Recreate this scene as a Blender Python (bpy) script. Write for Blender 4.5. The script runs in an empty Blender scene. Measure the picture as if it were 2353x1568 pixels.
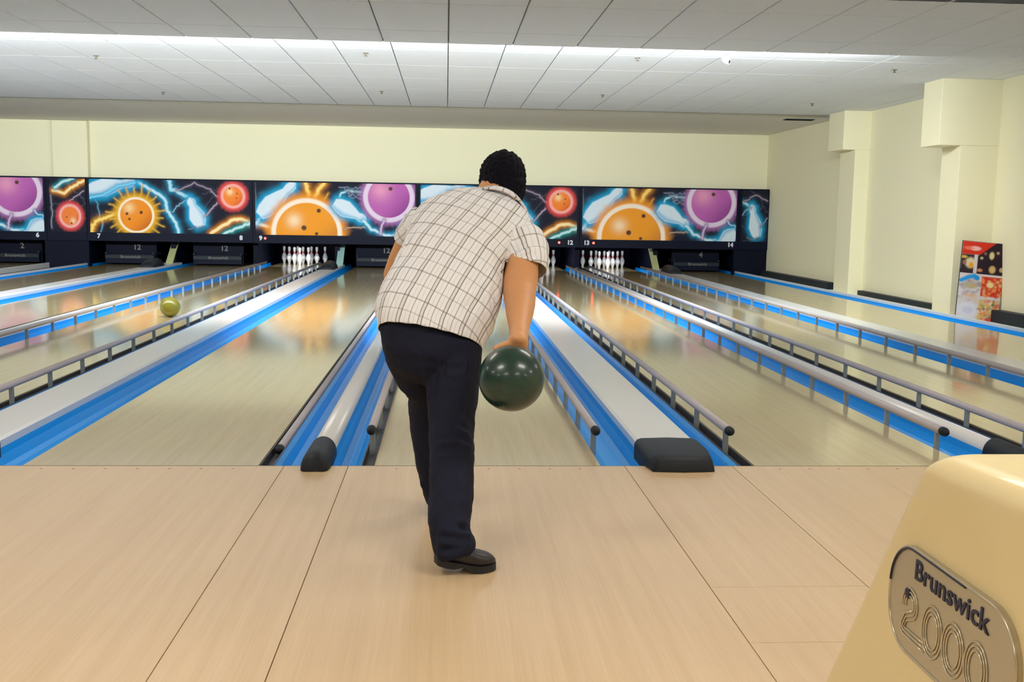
import bpy, bmesh, math, random
import numpy as np
from mathutils import Vector, Matrix

random.seed(7)
S = bpy.context.scene
COL = S.collection
PI = math.pi

# ------------------------------------------------------------------ camera
CAM_LOC = Vector((-0.2064, -4.768, 1.1715))
YAW, PITCH, ROLL, FPX = 0.0646, 0.1212, 0.0161, 2389.98
W, H = 2353, 1568
FW = Vector((math.sin(YAW) * math.cos(PITCH), math.cos(YAW) * math.cos(PITCH), -math.sin(PITCH)))
_r0 = Vector((math.cos(YAW), -math.sin(YAW), 0)); _u0 = _r0.cross(FW)
RT = _r0 * math.cos(ROLL) + _u0 * math.sin(ROLL)
UP = -_r0 * math.sin(ROLL) + _u0 * math.cos(ROLL)
cd = bpy.data.cameras.new('camera'); cam = bpy.data.objects.new('camera', cd); COL.objects.link(cam)
cd.sensor_fit = 'HORIZONTAL'; cd.sensor_width = 36; cd.lens = 36 * FPX / W
cd.clip_start = 0.05; cd.clip_end = 100
cam.matrix_world = Matrix(((RT.x, UP.x, -FW.x, CAM_LOC.x), (RT.y, UP.y, -FW.y, CAM_LOC.y), (RT.z, UP.z, -FW.z, CAM_LOC.z), (0, 0, 0, 1)))
S.camera = cam


def at(x, y, Y):
    """the point of the place at distance-plane Y that the photo shows at pixel (x, y)"""
    d = FW * FPX + RT * (x - W / 2) - UP * (y - H / 2)
    return CAM_LOC + d * ((Y - CAM_LOC.y) / d.y)


# ------------------------------------------------------------------ world, exposure
S.view_settings.view_transform = 'Standard'
S.view_settings.look = 'None'
S.view_settings.exposure = 0.24
S.view_settings.gamma = 1.0
S.view_settings.use_curve_mapping = False
wd = bpy.data.worlds.new('world'); S.world = wd; wd.use_nodes = True
wd.node_tree.nodes['Background'].inputs[0].default_value = (0.6, 0.7, 0.8, 1)
wd.node_tree.nodes['Background'].inputs[1].default_value = 0.1
S.cycles.adaptive_threshold = 0.02
S.cycles.max_bounces = 6; S.cycles.diffuse_bounces = 4; S.cycles.glossy_bounces = 3; S.cycles.transmission_bounces = 1
S.cycles.caustics_reflective = False; S.cycles.caustics_refractive = False


# ------------------------------------------------------------------ large lights (the hall's ceiling luminaires; their housings are built further down)
def area(name, loc, rot, sx, sy, power, col):
    l = bpy.data.lights.new(name, 'AREA'); l.shape = 'RECTANGLE'; l.size = sx; l.size_y = sy
    l.energy = power; l.color = col
    o = bpy.data.objects.new(name, l); COL.objects.link(o); o.location = loc; o.rotation_euler = rot
    return o


WARM = (1.0, 0.98, 0.935); COOL = (0.74, 0.9, 1.0); NEUT = (1.0, 0.95, 0.84)
ZF, ZB = 2.74, 2.92            # low ceiling above the approach, high ceiling above the lanes
YE = 5.2                       # where the low ceiling ends
APPROACH_LIGHTS = [(x, y) for y in (-5.8, -2.8, 0.6) for x in (-5.4, -1.9, 1.5, 5.0)]
for (x, y) in APPROACH_LIGHTS:
    area('approach_light', (x, y, ZF - 0.035), (0, 0, 0), 1.15, 0.55, 13 if y > 0 else 25, WARM)
# the row of tubes hidden behind the end of the low ceiling washes the high ceiling and the back wall
COVE_X = [-11.1 + 1.5 * k for k in range(12)]
for x0, ln in ((-9.0, 5.8), (-3.0, 5.8), (2.2, 4.4)):
    area('cove_light', (x0, YE + 0.20, 2.83), (math.radians(84), 0, 0), ln, 0.10, 23 * ln, COOL).data.spread = 2.2
    area('cove_light_down', (x0, YE + 0.55, 2.815), (math.radians(50), 0, 0), ln, 0.2, 30 * ln, NEUT).data.spread = 2.4


# ------------------------------------------------------------------ materials
def srgb(r, g, b):
    f = lambda c: (c / 255 / 12.92) if c / 255 <= 0.04045 else ((c / 255 + 0.055) / 1.055) ** 2.4
    return (f(r), f(g), f(b), 1)


def mat(name, col, rough=0.5, metal=0.0, spec=0.5, coat=0.0, noise=None, bump=None, emis=None):
    """noise=(scale xyz, amount): a little tone variation; bump=(scale, strength)"""
    m = bpy.data.materials.new(name); m.use_nodes = True
    nt = m.node_tree; b = nt.nodes['Principled BSDF']
    b.inputs['Base Color'].default_value = col; b.inputs['Roughness'].default_value = rough
    b.inputs['Metallic'].default_value = metal; b.inputs['Specular IOR Level'].default_value = spec
    b.inputs['Coat Weight'].default_value = coat
    tc = None
    if noise or bump:
        tc = nt.nodes.new('ShaderNodeTexCoord')
    if noise:
        mp = nt.nodes.new('ShaderNodeMapping'); mp.inputs['Scale'].default_value = noise[0]
        nz = nt.nodes.new('ShaderNodeTexNoise'); nz.inputs['Scale'].default_value = 1; nz.inputs['Detail'].default_value = 4
        rp = nt.nodes.new('ShaderNodeMapRange'); rp.inputs['To Min'].default_value = 1 - noise[1]; rp.inputs['To Max'].default_value = 1 + noise[1]
        mx = nt.nodes.new('ShaderNodeMix'); mx.data_type = 'RGBA'; mx.blend_type = 'MULTIPLY'; mx.inputs[0].default_value = 1
        mx.inputs[6].default_value = col
        nt.links.new(tc.outputs['Object'], mp.inputs[0]); nt.links.new(mp.outputs[0], nz.inputs['Vector'])
        nt.links.new(nz.outputs[0], rp.inputs[0]); nt.links.new(rp.outputs[0], mx.inputs[7]); nt.links.new(mx.outputs[2], b.inputs['Base Color'])
    if bump:
        nz = nt.nodes.new('ShaderNodeTexNoise'); nz.inputs['Scale'].default_value = bump[0]; nz.inputs['Detail'].default_value = 3
        bp = nt.nodes.new('ShaderNodeBump'); bp.inputs['Strength'].default_value = bump[1]; bp.inputs['Distance'].default_value = 0.01
        nt.links.new(tc.outputs['Object'], nz.inputs['Vector']); nt.links.new(nz.outputs[0], bp.inputs['Height']); nt.links.new(bp.outputs[0], b.inputs['Normal'])
    if emis:
        m.cycles.emission_sampling = 'NONE'      # the area lamps in the same housings carry the light
        b.inputs['Emission Color'].default_value = emis[0]; b.inputs['Emission Strength'].default_value = emis[1]
    return m


def wood(name, c1, c2, rough, board=0.0272, coat=0.0, contrast=0.5):
    """narrow maple boards printed along Y: every board its own tone, fine grain on top"""
    m = bpy.data.materials.new(name); m.use_nodes = True; nt = m.node_tree; N = nt.nodes.new; L = nt.links.new
    b = nt.nodes['Principled BSDF']; b.inputs['Roughness'].default_value = rough; b.inputs['Coat Weight'].default_value = coat
    b.inputs['Coat Roughness'].default_value = 0.085 if coat > 0.5 else 0.2
    tc = N('ShaderNodeTexCoord'); sp = N('ShaderNodeSeparateXYZ'); L(tc.outputs['Object'], sp.inputs[0])
    dv = N('ShaderNodeMath'); dv.operation = 'DIVIDE'; dv.inputs[1].default_value = board; L(sp.outputs[0], dv.inputs[0])
    fl = N('ShaderNodeMath'); fl.operation = 'FLOOR'; L(dv.outputs[0], fl.inputs[0])
    # boards are made of lengths: shift each board, then cut every 2.4 m
    wn0 = N('ShaderNodeTexWhiteNoise'); wn0.noise_dimensions = '1D'; L(fl.outputs[0], wn0.inputs['W'])
    yl = N('ShaderNodeMath'); yl.operation = 'MULTIPLY_ADD'; yl.inputs[1].default_value = 0.42; L(sp.outputs[1], yl.inputs[0]); 
    ad = N('ShaderNodeMath'); ad.operation = 'MULTIPLY'; ad.inputs[1].default_value = 7; L(wn0.outputs['Value'], ad.inputs[0]); L(ad.outputs[0], yl.inputs[2])
    fy = N('ShaderNodeMath'); fy.operation = 'FLOOR'; L(yl.outputs[0], fy.inputs[0])
    cb = N('ShaderNodeCombineXYZ'); L(fl.outputs[0], cb.inputs[0]); L(fy.outputs[0], cb.inputs[1])
    wn = N('ShaderNodeTexWhiteNoise'); wn.noise_dimensions = '3D'; L(cb.outputs[0], wn.inputs['Vector'])
    mp = N('ShaderNodeMapping'); mp.inputs['Scale'].default_value = (170, 3.0, 1); L(tc.outputs['Object'], mp.inputs[0])
    nz = N('ShaderNodeTexNoise'); nz.inputs['Scale'].default_value = 1; nz.inputs['Detail'].default_value = 5; L(mp.outputs[0], nz.inputs['Vector'])
    mp2 = N('ShaderNodeMapping'); mp2.inputs['Scale'].default_value = (26, 0.6, 1); L(tc.outputs['Object'], mp2.inputs[0])
    nz2 = N('ShaderNodeTexNoise'); nz2.inputs['Scale'].default_value = 1; nz2.inputs['Detail'].default_value = 3; L(mp2.outputs[0], nz2.inputs['Vector'])
    s1 = N('ShaderNodeMath'); s1.operation = 'MULTIPLY_ADD'; s1.inputs[1].default_value = 0.18 * contrast; L(wn.outputs['Value'], s1.inputs[0])
    g1 = N('ShaderNodeMath'); g1.operation = 'MULTIPLY_ADD'; g1.inputs[1].default_value = 1.3 * contrast; L(nz.outputs[0], g1.inputs[0])
    g2 = N('ShaderNodeMath'); g2.operation = 'MULTIPLY'; g2.inputs[1].default_value = 1.5 * contrast; L(nz2.outputs[0], g2.inputs[0]); L(g2.outputs[0], g1.inputs[2]); L(g1.outputs[0], s1.inputs[2])
    mr = N('ShaderNodeMapRange'); mr.inputs['From Min'].default_value = 0.85 * contrast; mr.inputs['From Max'].default_value = 2.1 * contrast; L(s1.outputs[0], mr.inputs[0])
    cr = N('ShaderNodeMix'); cr.data_type = 'RGBA'; cr.inputs[6].default_value = c1; cr.inputs[7].default_value = c2; L(mr.outputs[0], cr.inputs[0])
    L(cr.outputs[2], b.inputs['Base Color'])
    return m


M = {}
M['approach'] = wood('approach_maple', srgb(195, 168, 130), srgb(212, 187, 152), 0.36, coat=0.12)
M['lane'] = wood('lane_maple', srgb(178, 160, 113), srgb(203, 186, 140), 0.3, coat=1.0)
M['wall'] = mat('cream_paint', srgb(237, 231, 200), 0.75, spec=0.25, noise=((0.5, 0.5, 0.5), 0.03), bump=(60, 0.03))
M['tile'] = mat('ceiling_tile_fibre', srgb(230, 235, 243), 0.9, spec=0.15, noise=((40, 40, 40), 0.05))
M['plaster'] = mat('ceiling_plaster', srgb(238, 237, 230), 0.85, spec=0.2, noise=((1, 1, 1), 0.03))
M['grid'] = mat('ceiling_grid', srgb(176, 178, 166), 0.7)
M['blue'] = mat('gutter_blue', srgb(0, 150, 238), 0.26, spec=0.14, noise=((60, 60, 60), 0.06))
M['white'] = mat('capping_white', srgb(216, 220, 225), 0.22, spec=0.5, noise=((3, 1, 3), 0.03))
M['black'] = mat('black_rubber', srgb(22, 27, 36), 0.55, spec=0.3, bump=(80, 0.08))
M['dark'] = mat('navy_black', srgb(9, 13, 32), 0.6, spec=0.12)
M['mask_dark'] = mat('masking_navy', srgb(9, 15, 36), 0.5, spec=0.12)
M['steel'] = mat('rail_grey', srgb(176, 173, 182), 0.4, metal=0.0, noise=((8, 8, 8), 0.06))
M['post'] = mat('post_steel', srgb(140, 152, 158), 0.4, metal=0.2)
M['channel'] = mat('channel_grey', srgb(70, 70, 78), 0.5, metal=0.2, noise=((10, 2, 10), 0.1))
M['channel_dark'] = mat('channel_dark', srgb(34, 38, 52), 0.5)
M['pin'] = mat('pin_white', srgb(238, 238, 240), 0.2, coat=0.3)
M['pin_red'] = mat('pin_red', srgb(205, 40, 55), 0.3)
M['led'] = mat('led_red', srgb(255, 60, 50), 0.4, emis=(srgb(255, 50, 40), 14))
M['letter'] = mat('lettering_white', srgb(205, 208, 220), 0.5)
M['letter_dim'] = mat('lettering_grey', srgb(104, 106, 102), 0.6)
M['kick'] = mat('kickback_wood', srgb(176, 178, 128), 0.5, noise=((30, 30, 3), 0.1))
M['kick_teal'] = mat('kickback_grey_teal', srgb(150, 188, 186), 0.5, noise=((30, 30, 3), 0.1))
M['subfloor'] = mat('subfloor', srgb(40, 40, 46), 0.8)
M['tube'] = mat('fluorescent_tube', (1, 1, 1, 1), 0.5, emis=((0.85, 0.94, 1, 1), 3))
M['panel_glow'] = mat('luminaire_diffuser', (1, 1, 1, 1), 0.5, emis=((1, 0.88, 0.7, 1), 3))
M['fixture'] = mat('fixture_white', srgb(225, 225, 222), 0.4)
M['brass'] = mat('sprinkler_brass', srgb(120, 112, 96), 0.4, metal=0.6)
M['base'] = mat('baseboard_dark', srgb(32, 40, 48), 0.5, spec=0.2)


# ------------------------------------------------------------------ mesh helpers
def link(name, me, m=None, parent=None, smooth=False):
    if m is not None and not me.materials:
        me.materials.append(m)
    if smooth:
        me.polygons.foreach_set('use_smooth', [True] * len(me.polygons))
    o = bpy.data.objects.new(name, me); COL.objects.link(o)
    if parent is not None:
        o.parent = parent
    return o


def done(bm, name):
    bmesh.ops.recalc_face_normals(bm, faces=bm.faces)
    me = bpy.data.meshes.new(name); bm.to_mesh(me); bm.free()
    return me


def box_bm(x0, x1, y0, y1, z0, z1, bev=0.0, seg=2):
    bm = bmesh.new()
    bmesh.ops.create_cube(bm, size=1)
    for v in bm.verts:
        v.co = Vector(((x0 + x1) / 2 + v.co.x * (x1 - x0), (y0 + y1) / 2 + v.co.y * (y1 - y0), (z0 + z1) / 2 + v.co.z * (z1 - z0)))
    if bev:
        bmesh.ops.bevel(bm, geom=bm.edges[:] + bm.verts[:], offset=bev, segments=seg, affect='EDGES', profile=0.5)
    return bm


def box(name, x0, x1, y0, y1, z0, z1, m, parent=None, bev=0.0, seg=2):
    return link(name, done(box_bm(x0, x1, y0, y1, z0, z1, bev, seg), name), m, parent)


def prof(name, pts, y0, y1, m, parent=None, closed=True, smooth=False):
    """a profile in X-Z swept along Y"""
    bm = bmesh.new()
    a = [bm.verts.new((x, y0, z)) for x, z in pts]; b = [bm.verts.new((x, y1, z)) for x, z in pts]
    n = len(pts)
    for i in range(n if closed else n - 1):
        j = (i + 1) % n
        bm.faces.new((a[i], a[j], b[j], b[i]))
    if closed:
        bm.faces.new(a); bm.faces.new(b)
    return link(name, done(bm, name), m, parent, smooth)


def tube_bm(bm, pts, rads, seg=12, cap=True):
    rings = []
    n = len(pts)
    pts = [Vector(p) for p in pts]
    for i, p in enumerate(pts):
        t = (pts[min(i + 1, n - 1)] - pts[max(i - 1, 0)]).normalized()
        u = t.orthogonal().normalized() if i == 0 else (pu - t * pu.dot(t)).normalized()
        pu = u; v = t.cross(u)
        r = rads[i] if hasattr(rads, '__len__') else rads
        rings.append([bm.verts.new(p + (u * math.cos(2 * PI * k / seg) + v * math.sin(2 * PI * k / seg)) * r) for k in range(seg)])
    for a, b in zip(rings, rings[1:]):
        for k in range(seg):
            bm.faces.new((a[k], a[(k + 1) % seg], b[(k + 1) % seg], b[k]))
    if cap:
        bm.faces.new(rings[0][::-1]); bm.faces.new(rings[-1])
    return bm


def lathe_bm(profile, seg=20):
    bm = bmesh.new(); rings = []
    for r, z in profile:
        rings.append([bm.verts.new((r * math.cos(2 * PI * k / seg), r * math.sin(2 * PI * k / seg), z)) for k in range(seg)] if r > 1e-6 else [bm.verts.new((0, 0, z))])
    for a, b in zip(rings, rings[1:]):
        for k in range(seg):
            q = (k + 1) % seg
            if len(a) == 1: bm.faces.new((a[0], b[q], b[k]))
            elif len(b) == 1: bm.faces.new((a[k], a[q], b[0]))
            else: bm.faces.new((a[k], a[q], b[q], b[k]))
    return bm


def empty(name, loc, label=None, cat=None, group=None, kind=None):
    o = bpy.data.objects.new(name, None); COL.objects.link(o); o.location = loc; o.empty_display_size = 0.1
    tag(o, label, cat, group, kind)
    return o


def tag(o, label=None, cat=None, group=None, kind=None):
    if label: o['label'] = label
    if cat: o['category'] = cat
    if group: o['group'] = group
    if kind: o['kind'] = kind
    return o


def structure(o, label=None):
    o['kind'] = 'structure'
    if label: o['label'] = label
    return o


def text_mesh(body, size, extrude=0.002, spacing=1.0, shear=0.0, offset=0.0):
    c = bpy.data.curves.new('lettering', 'FONT'); c.body = body; c.size = size; c.extrude = extrude
    c.align_x = 'CENTER'; c.align_y = 'CENTER'; c.space_character = spacing; c.shear = shear; c.offset = offset; c.resolution_u = 3
    o = bpy.data.objects.new('lettering', c); COL.objects.link(o)
    dg = bpy.context.evaluated_depsgraph_get()
    me = bpy.data.meshes.new_from_object(o.evaluated_get(dg))
    bpy.data.objects.remove(o); bpy.data.curves.remove(c)
    me.materials.clear()
    return me


def bake(o, name=None):
    """apply an object's modifiers"""
    bpy.context.view_layer.update()
    dg = bpy.context.evaluated_depsgraph_get()
    me = bpy.data.meshes.new_from_object(o.evaluated_get(dg))
    o.modifiers.clear(); old = o.data; o.data = me; bpy.data.meshes.remove(old)
    return o


# ------------------------------------------------------------------ layout
LW = 1.06; GN = 0.534; GW = 0.7405
CX = {11: 0.0}
CX[12] = LW + GW; CX[13] = CX[12] + LW + GN; CX[14] = CX[13] + LW + GW
CX[10] = -(LW + GN); CX[9] = CX[10] - LW - GW; CX[8] = CX[9] - LW - GN; CX[7] = CX[8] - LW - GW
CX[6] = -9.13
YM = 17.13                      # front of the masking units
YLANE = 19.35                   # tail of the pin decks
XWALL = 6.64; XLEFT = -12.5; YBACK = -9.0; YPIT = 20.3
ZCAP = 0.06; ZG = -0.075

# ------------------------------------------------------------------ shell
structure(box('wall_right', XWALL, XWALL + 0.2, YBACK, YPIT, -0.2, 3.2, M['wall']))
structure(box('wall_left', XLEFT - 0.2, XLEFT, YBACK, YPIT, -0.2, 3.2, M['wall']))
structure(box('wall_behind', XLEFT - 0.2, XWALL + 0.2, YBACK - 0.2, YBACK, -0.2, 3.2, M['wall']))
# back wall: the plastered part above the masking units
structure(box('wall_back', XLEFT, XWALL, YM + 0.25, YM + 0.45, 1.70, 3.2, M['wall']), 'cream back wall above the printed masking panels')
structure(box('wall_pit', XLEFT, XWALL, YPIT, YPIT + 0.2, -0.3, 3.2, M['dark']), 'dark wall of the pit behind the pin decks')
pl = at(165, 350, YM + 0.25)
structure(box('wall_pilaster', pl.x - 0.36, pl.x + 0.36, YM + 0.12, YM + 0.26, 1.70, 2.93, M['wall'], bev=0.03), 'shallow cream pilaster on the back wall')
structure(box('floor_slab', XLEFT, XWALL, YBACK, YPIT, -0.32, -0.24, M['subfloor']))
# pillars on the right wall, each with a boxed beam end near the ceiling
structure(box('wall_pillar_near', 6.15, XWALL + 0.05, 7.96, 8.44, -0.24, ZB, M['wall'], bev=0.006), 'near cream pillar on the right wall')
structure(box('wall_beam_end_near', 5.87, XWALL + 0.05, 7.95, 8.45, 2.11, ZB, M['wall'], bev=0.006), 'near boxed beam end over the cream pillar')
structure(box('wall_pillar_far', 6.40, XWALL + 0.05, 11.96, 12.6, -0.24, ZB, M['wall'], bev=0.006), 'far cream pillar on the right wall')
structure(box('wall_beam_end_far', 6.19, XWALL + 0.05, 11.95, 12.62, 2.30, ZB, M['wall'], bev=0.006), 'far boxed beam end over the cream pillar')
for i, (a, b, h, w) in enumerate(((13.1, 17.0, 0.10, 0.16), (8.9, 11.9, 0.055, 0.10), (3.6, 7.6, 0.13, 0.14))):
    structure(box('baseboard_right', XWALL - w, XWALL, a, b, -0.05, h - 0.03, M['base'], bev=0.008))
structure(box('trim_1', 5.99, XWALL, 0.0, YM, -0.24, -0.05, M['plaster']), 'pale floor ledge between the last gutter and the right wall')

# ceilings: a grid seen in the joints, a real tile in every bay
ceil = structure(box('ceiling', XLEFT, XWALL, YE, 13.36, ZB + 0.045, ZB + 0.1, M['grid']), 'suspended tile ceiling over the lanes')
ceil_f = structure(box('ceiling_low', XLEFT, XWALL, YBACK, YE, ZF + 0.045, ZF + 0.26, M['grid']), 'lower suspended tile ceiling over the approach')
structure(box('ceiling_plain', XLEFT, XWALL, 13.36, YM + 0.3, ZB + 0.012, ZB + 0.1, M['plaster']), 'plain plaster strip of ceiling in front of the back wall')
structure(box('ceiling_roof', XLEFT - .2, XWALL + .2, YBACK - .2, YPIT + .2, 3.2, 3.3, M['plaster']))
structure(box('trim_2', XLEFT, XWALL, YE - 0.004, YE + 0.02, ZF + 0.01, ZF + 0.26, M['plaster']), 'edge board at the end of the low ceiling')
t_me = done(box_bm(-0.294, 0.294, -0.596, 0.596, 0, 0.05, 0.004, 1), 'ceiling_tile'); t_me.materials.append(M['tile'])
k = 0
for ix in range(-14, 12):
    x = -0.2 + 0.6 * ix + 0.3
    if not (-9.4 < x < XWALL - 0.2): continue
    for iy in range(6):
        y = 6.806 - 0.6 + 1.2 * iy
        if y + .6 > 13.4: continue
        if x < -0.3 - 0.44 * (y + 4.8) - 0.8: continue
        o = link('ceiling_tile', t_me, None, ceil); o.location = (x, y, ZB)
    for iy in range(3):
        y = 4.545 + 0.0 - 0.6 - 1.2 * (iy)
        if x < -0.2 - 0.55 * (y + 4.8) - 0.5 or y < 2.7 - .1: continue
        o = link('ceiling_tile', t_me, None, ceil_f); o.location = (x, y, ZF)
rest = box_bm(XLEFT, XWALL, YBACK, 2.75, ZF, ZF + 0.05)
structure(link('ceiling_low_rear', done(rest, 'ceiling_low_rear'), M['tile']), 'low tile ceiling further back over the approach')
edge_me = done(box_bm(-0.294, 0.294, 4.551, YE - 0.006, ZF, ZF + 0.05, 0.004, 1), 'ceiling_tile'); edge_me.materials.append(M['tile'])
for ix in range(-9, 12):
    x = -0.2 + 0.6 * ix + 0.3
    if x < XWALL - 0.2:
        o = link('ceiling_tile', edge_me, None, ceil_f); o.location = (x, 0, 0)
structure(box('ceiling_edge', 6.402, XWALL, YE + 0.02, 13.36, ZB, ZB + 0.05, M['tile']), 'cut tile strip along the right wall')
structure(box('ceiling_edge_low', 6.402, XWALL, 2.75, YE - 0.006, ZF, ZF + 0.05, M['tile']), 'cut tile strip of the low ceiling along the right wall')
bm = box_bm(XLEFT, -0.2 - 14 * .6 + 0.3 , YE + 0.02, 13.36, ZB, ZB + 0.05)
structure(link('ceiling_side', done(bm, 'ceiling_side'), M['tile']))

# housings of the hall lights
for i, (x, y) in enumerate(APPROACH_LIGHTS):
    f = empty('ceiling_luminaire', (x, y, ZF), 'white recessed ceiling luminaire over the approach', 'ceiling light', 'ceiling luminaires over the approach')
    box('frame', -0.64, 0.64, -0.34, 0.34, -0.012, 0.02, M['fixture'], f)
    box('diffuser', -0.58, 0.58, -0.28, 0.28, -0.018, -0.011, M['panel_glow'], f)
for x in COVE_X:
    f = empty('tube_light', (x, YE + 0.18, 2.87), 'fluorescent tube light hidden behind the end of the low ceiling', 'tube light', 'tube lights in the ceiling step')
    box('batten', -0.72, 0.72, -0.05, 0.02, 0.0, 0.045, M['fixture'], f)
    bm = bmesh.new(); tube_bm(bm, [(-0.7, 0.0, -0.016), (0.7, 0.0, -0.016)], 0.013)
    link('tube', done(bm, 'tube'), M['tube'], f, True)

# ------------------------------------------------------------------ approach: panels laid between seams
floor = structure(box('floor', XLEFT, XWALL, YBACK, -0.012, -0.24, -0.03, M['subfloor']), 'pale maple approach in front of the foul line')
gaps = {'8|9': (CX[8] + CX[9]) / 2, '10|11': (CX[10] + CX[11]) / 2, '12|13': (CX[12] + CX[13]) / 2}
wides = {'7|8': (CX[7] + CX[8]) / 2, '9|10': (CX[9] + CX[10]) / 2, '11|12': (CX[11] + CX[12]) / 2, '13|14': (CX[13] + CX[14]) / 2}
seams = sorted([g + s * 0.147 for g in gaps.values() for s in (-1, 1)] + [g + s * 0.257 for g in wides.values() for s in (-1, 1)])
seams = [XLEFT, -9.8, -8.5, -7.45] + seams + [5.95, XWALL]
g = 0.0016
for a, b in zip(seams, seams[1:]):
    wide_strip = any(abs((a + b) / 2 - c) < 0.05 for c in wides.values())
    cuts = [-0.012, -1.615, -2.05, -4.4, YBACK] if wide_strip else [-0.012, -4.6, YBACK]
    for c, d in zip(cuts, cuts[1:]):
        box('approach_panel', a + g, b - g, d + g, c - g * 0.2, -0.03, 0.0, M['approach'], floor)
dot_me = done(lathe_bm([(0.0065, -0.001), (0.0065, 0.0006), (0, 0.0006)], 12), 'approach_dot'); dot_me.materials.append(mat('dot_brown', srgb(150, 122, 92), 0.5))
for ln in (9, 10, 11, 12):
    for kx in range(-3, 4):
        o = link('approach_dot', dot_me, None, floor); o.location = (CX[ln] + kx * 0.142, -0.062, 0)
structure(box('trim_3', XLEFT, 5.97, -0.0105, -0.0005, -0.2, -0.0008, mat('foul_line', srgb(120, 108, 84), 0.5)), 'thin dark foul line joint')

# ------------------------------------------------------------------ lanes
LANE_LABEL = {
    6: 'lane at the far left edge beyond the dark walkway',
    7: 'lane under number 7, with the sweep marked 12',
    8: 'lane left of the one with the yellow ball, its sweep lowered',
    9: 'lane with the yellow ball rolling on it and pins standing',
    10: 'wide empty lane left of the bowler, between the white capping and his lane',
    11: 'lane right in front of the bowler, partly hidden by his legs',
    12: 'lane right of the bowler reflecting the large orange ball',
    13: 'second lane right of the bowler, its pins standing at the far left end',
    14: 'rightmost lane beside the cream wall'}
BUMPER = {8: 'R', 9: 'R', 10: 'R', 11: 'L', 12: 'L', 13: 'L'}     # lane edges with an open bumper channel
CH = 0.066


def gap_right(n):
    return {6: 0.27, 7: GW, 8: GN, 9: GW, 10: GN, 11: GW, 12: GN, 13: GW, 14: 0.27}[n]


def gap_left(n):
    return {6: GW, 7: 0.27, 8: GW, 9: GN, 10: GW, 11: GN, 12: GW, 13: GN, 14: GW}[n]


def cap_w(gp):
    return 0.30 if gp > 0.7 else (0.118 if gp > 0.5 else 0.03)


def gutter_profile(w):
    """trough from lane edge (x=0) to capping (x=w)"""
    t = 0.008
    top = [(0, -0.012), (0.02, -0.03), (0.045, ZG + 0.008), (0.075, ZG), (w - 0.06, ZG), (w - 0.03, ZG + 0.012), (w - 0.008, -0.02), (w, 0.012)]
    return top + [(x, z - t - 0.02) for x, z in top[::-1]]


for n, cx in CX.items():
    t = empty('bowling_lane', (cx, 0, 0), LANE_LABEL[n], 'bowling lane', 'bowling lanes')
    box('lane_bed', -LW / 2, LW / 2, 0, YLANE, -0.06, 0, M['lane'], t)
    for side, sg in (('L', -1), ('R', 1)):
        gp = gap_left(n) if side == 'L' else gap_right(n)
        ch = CH if side in BUMPER.get(n, '') else 0.0
        cw = cap_w(gp)
        wtot = (gp - cw) / 2 if gp > 0.3 else gp - cw
        x0 = LW / 2 + ch
        pts = [(sg * (x0 + x), z) for x, z in gutter_profile(wtot - ch)]
        gt = prof('gutter', pts, 0.0, 18.9, M['blue'], t); tag(gt, 'bright blue plastic gutter')
        if ch:
            cm = M['channel'] if (n, side) != (8, 'R') else M['channel_dark']
            xx = LW / 2
            cp = [(xx + 0.001, -0.006), (xx + 0.006, -0.006), (xx + 0.006, -0.045), (xx + ch - 0.006, -0.045), (xx + ch - 0.006, -0.008), (xx + ch, -0.008), (xx + ch, -0.06), (xx + 0.001, -0.06)]
            tag(prof('bumper_channel', [(sg * x, z) for x, z in cp], 0.0, 18.6, cm, t), 'grey metal bumper channel along the lane edge')

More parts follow.
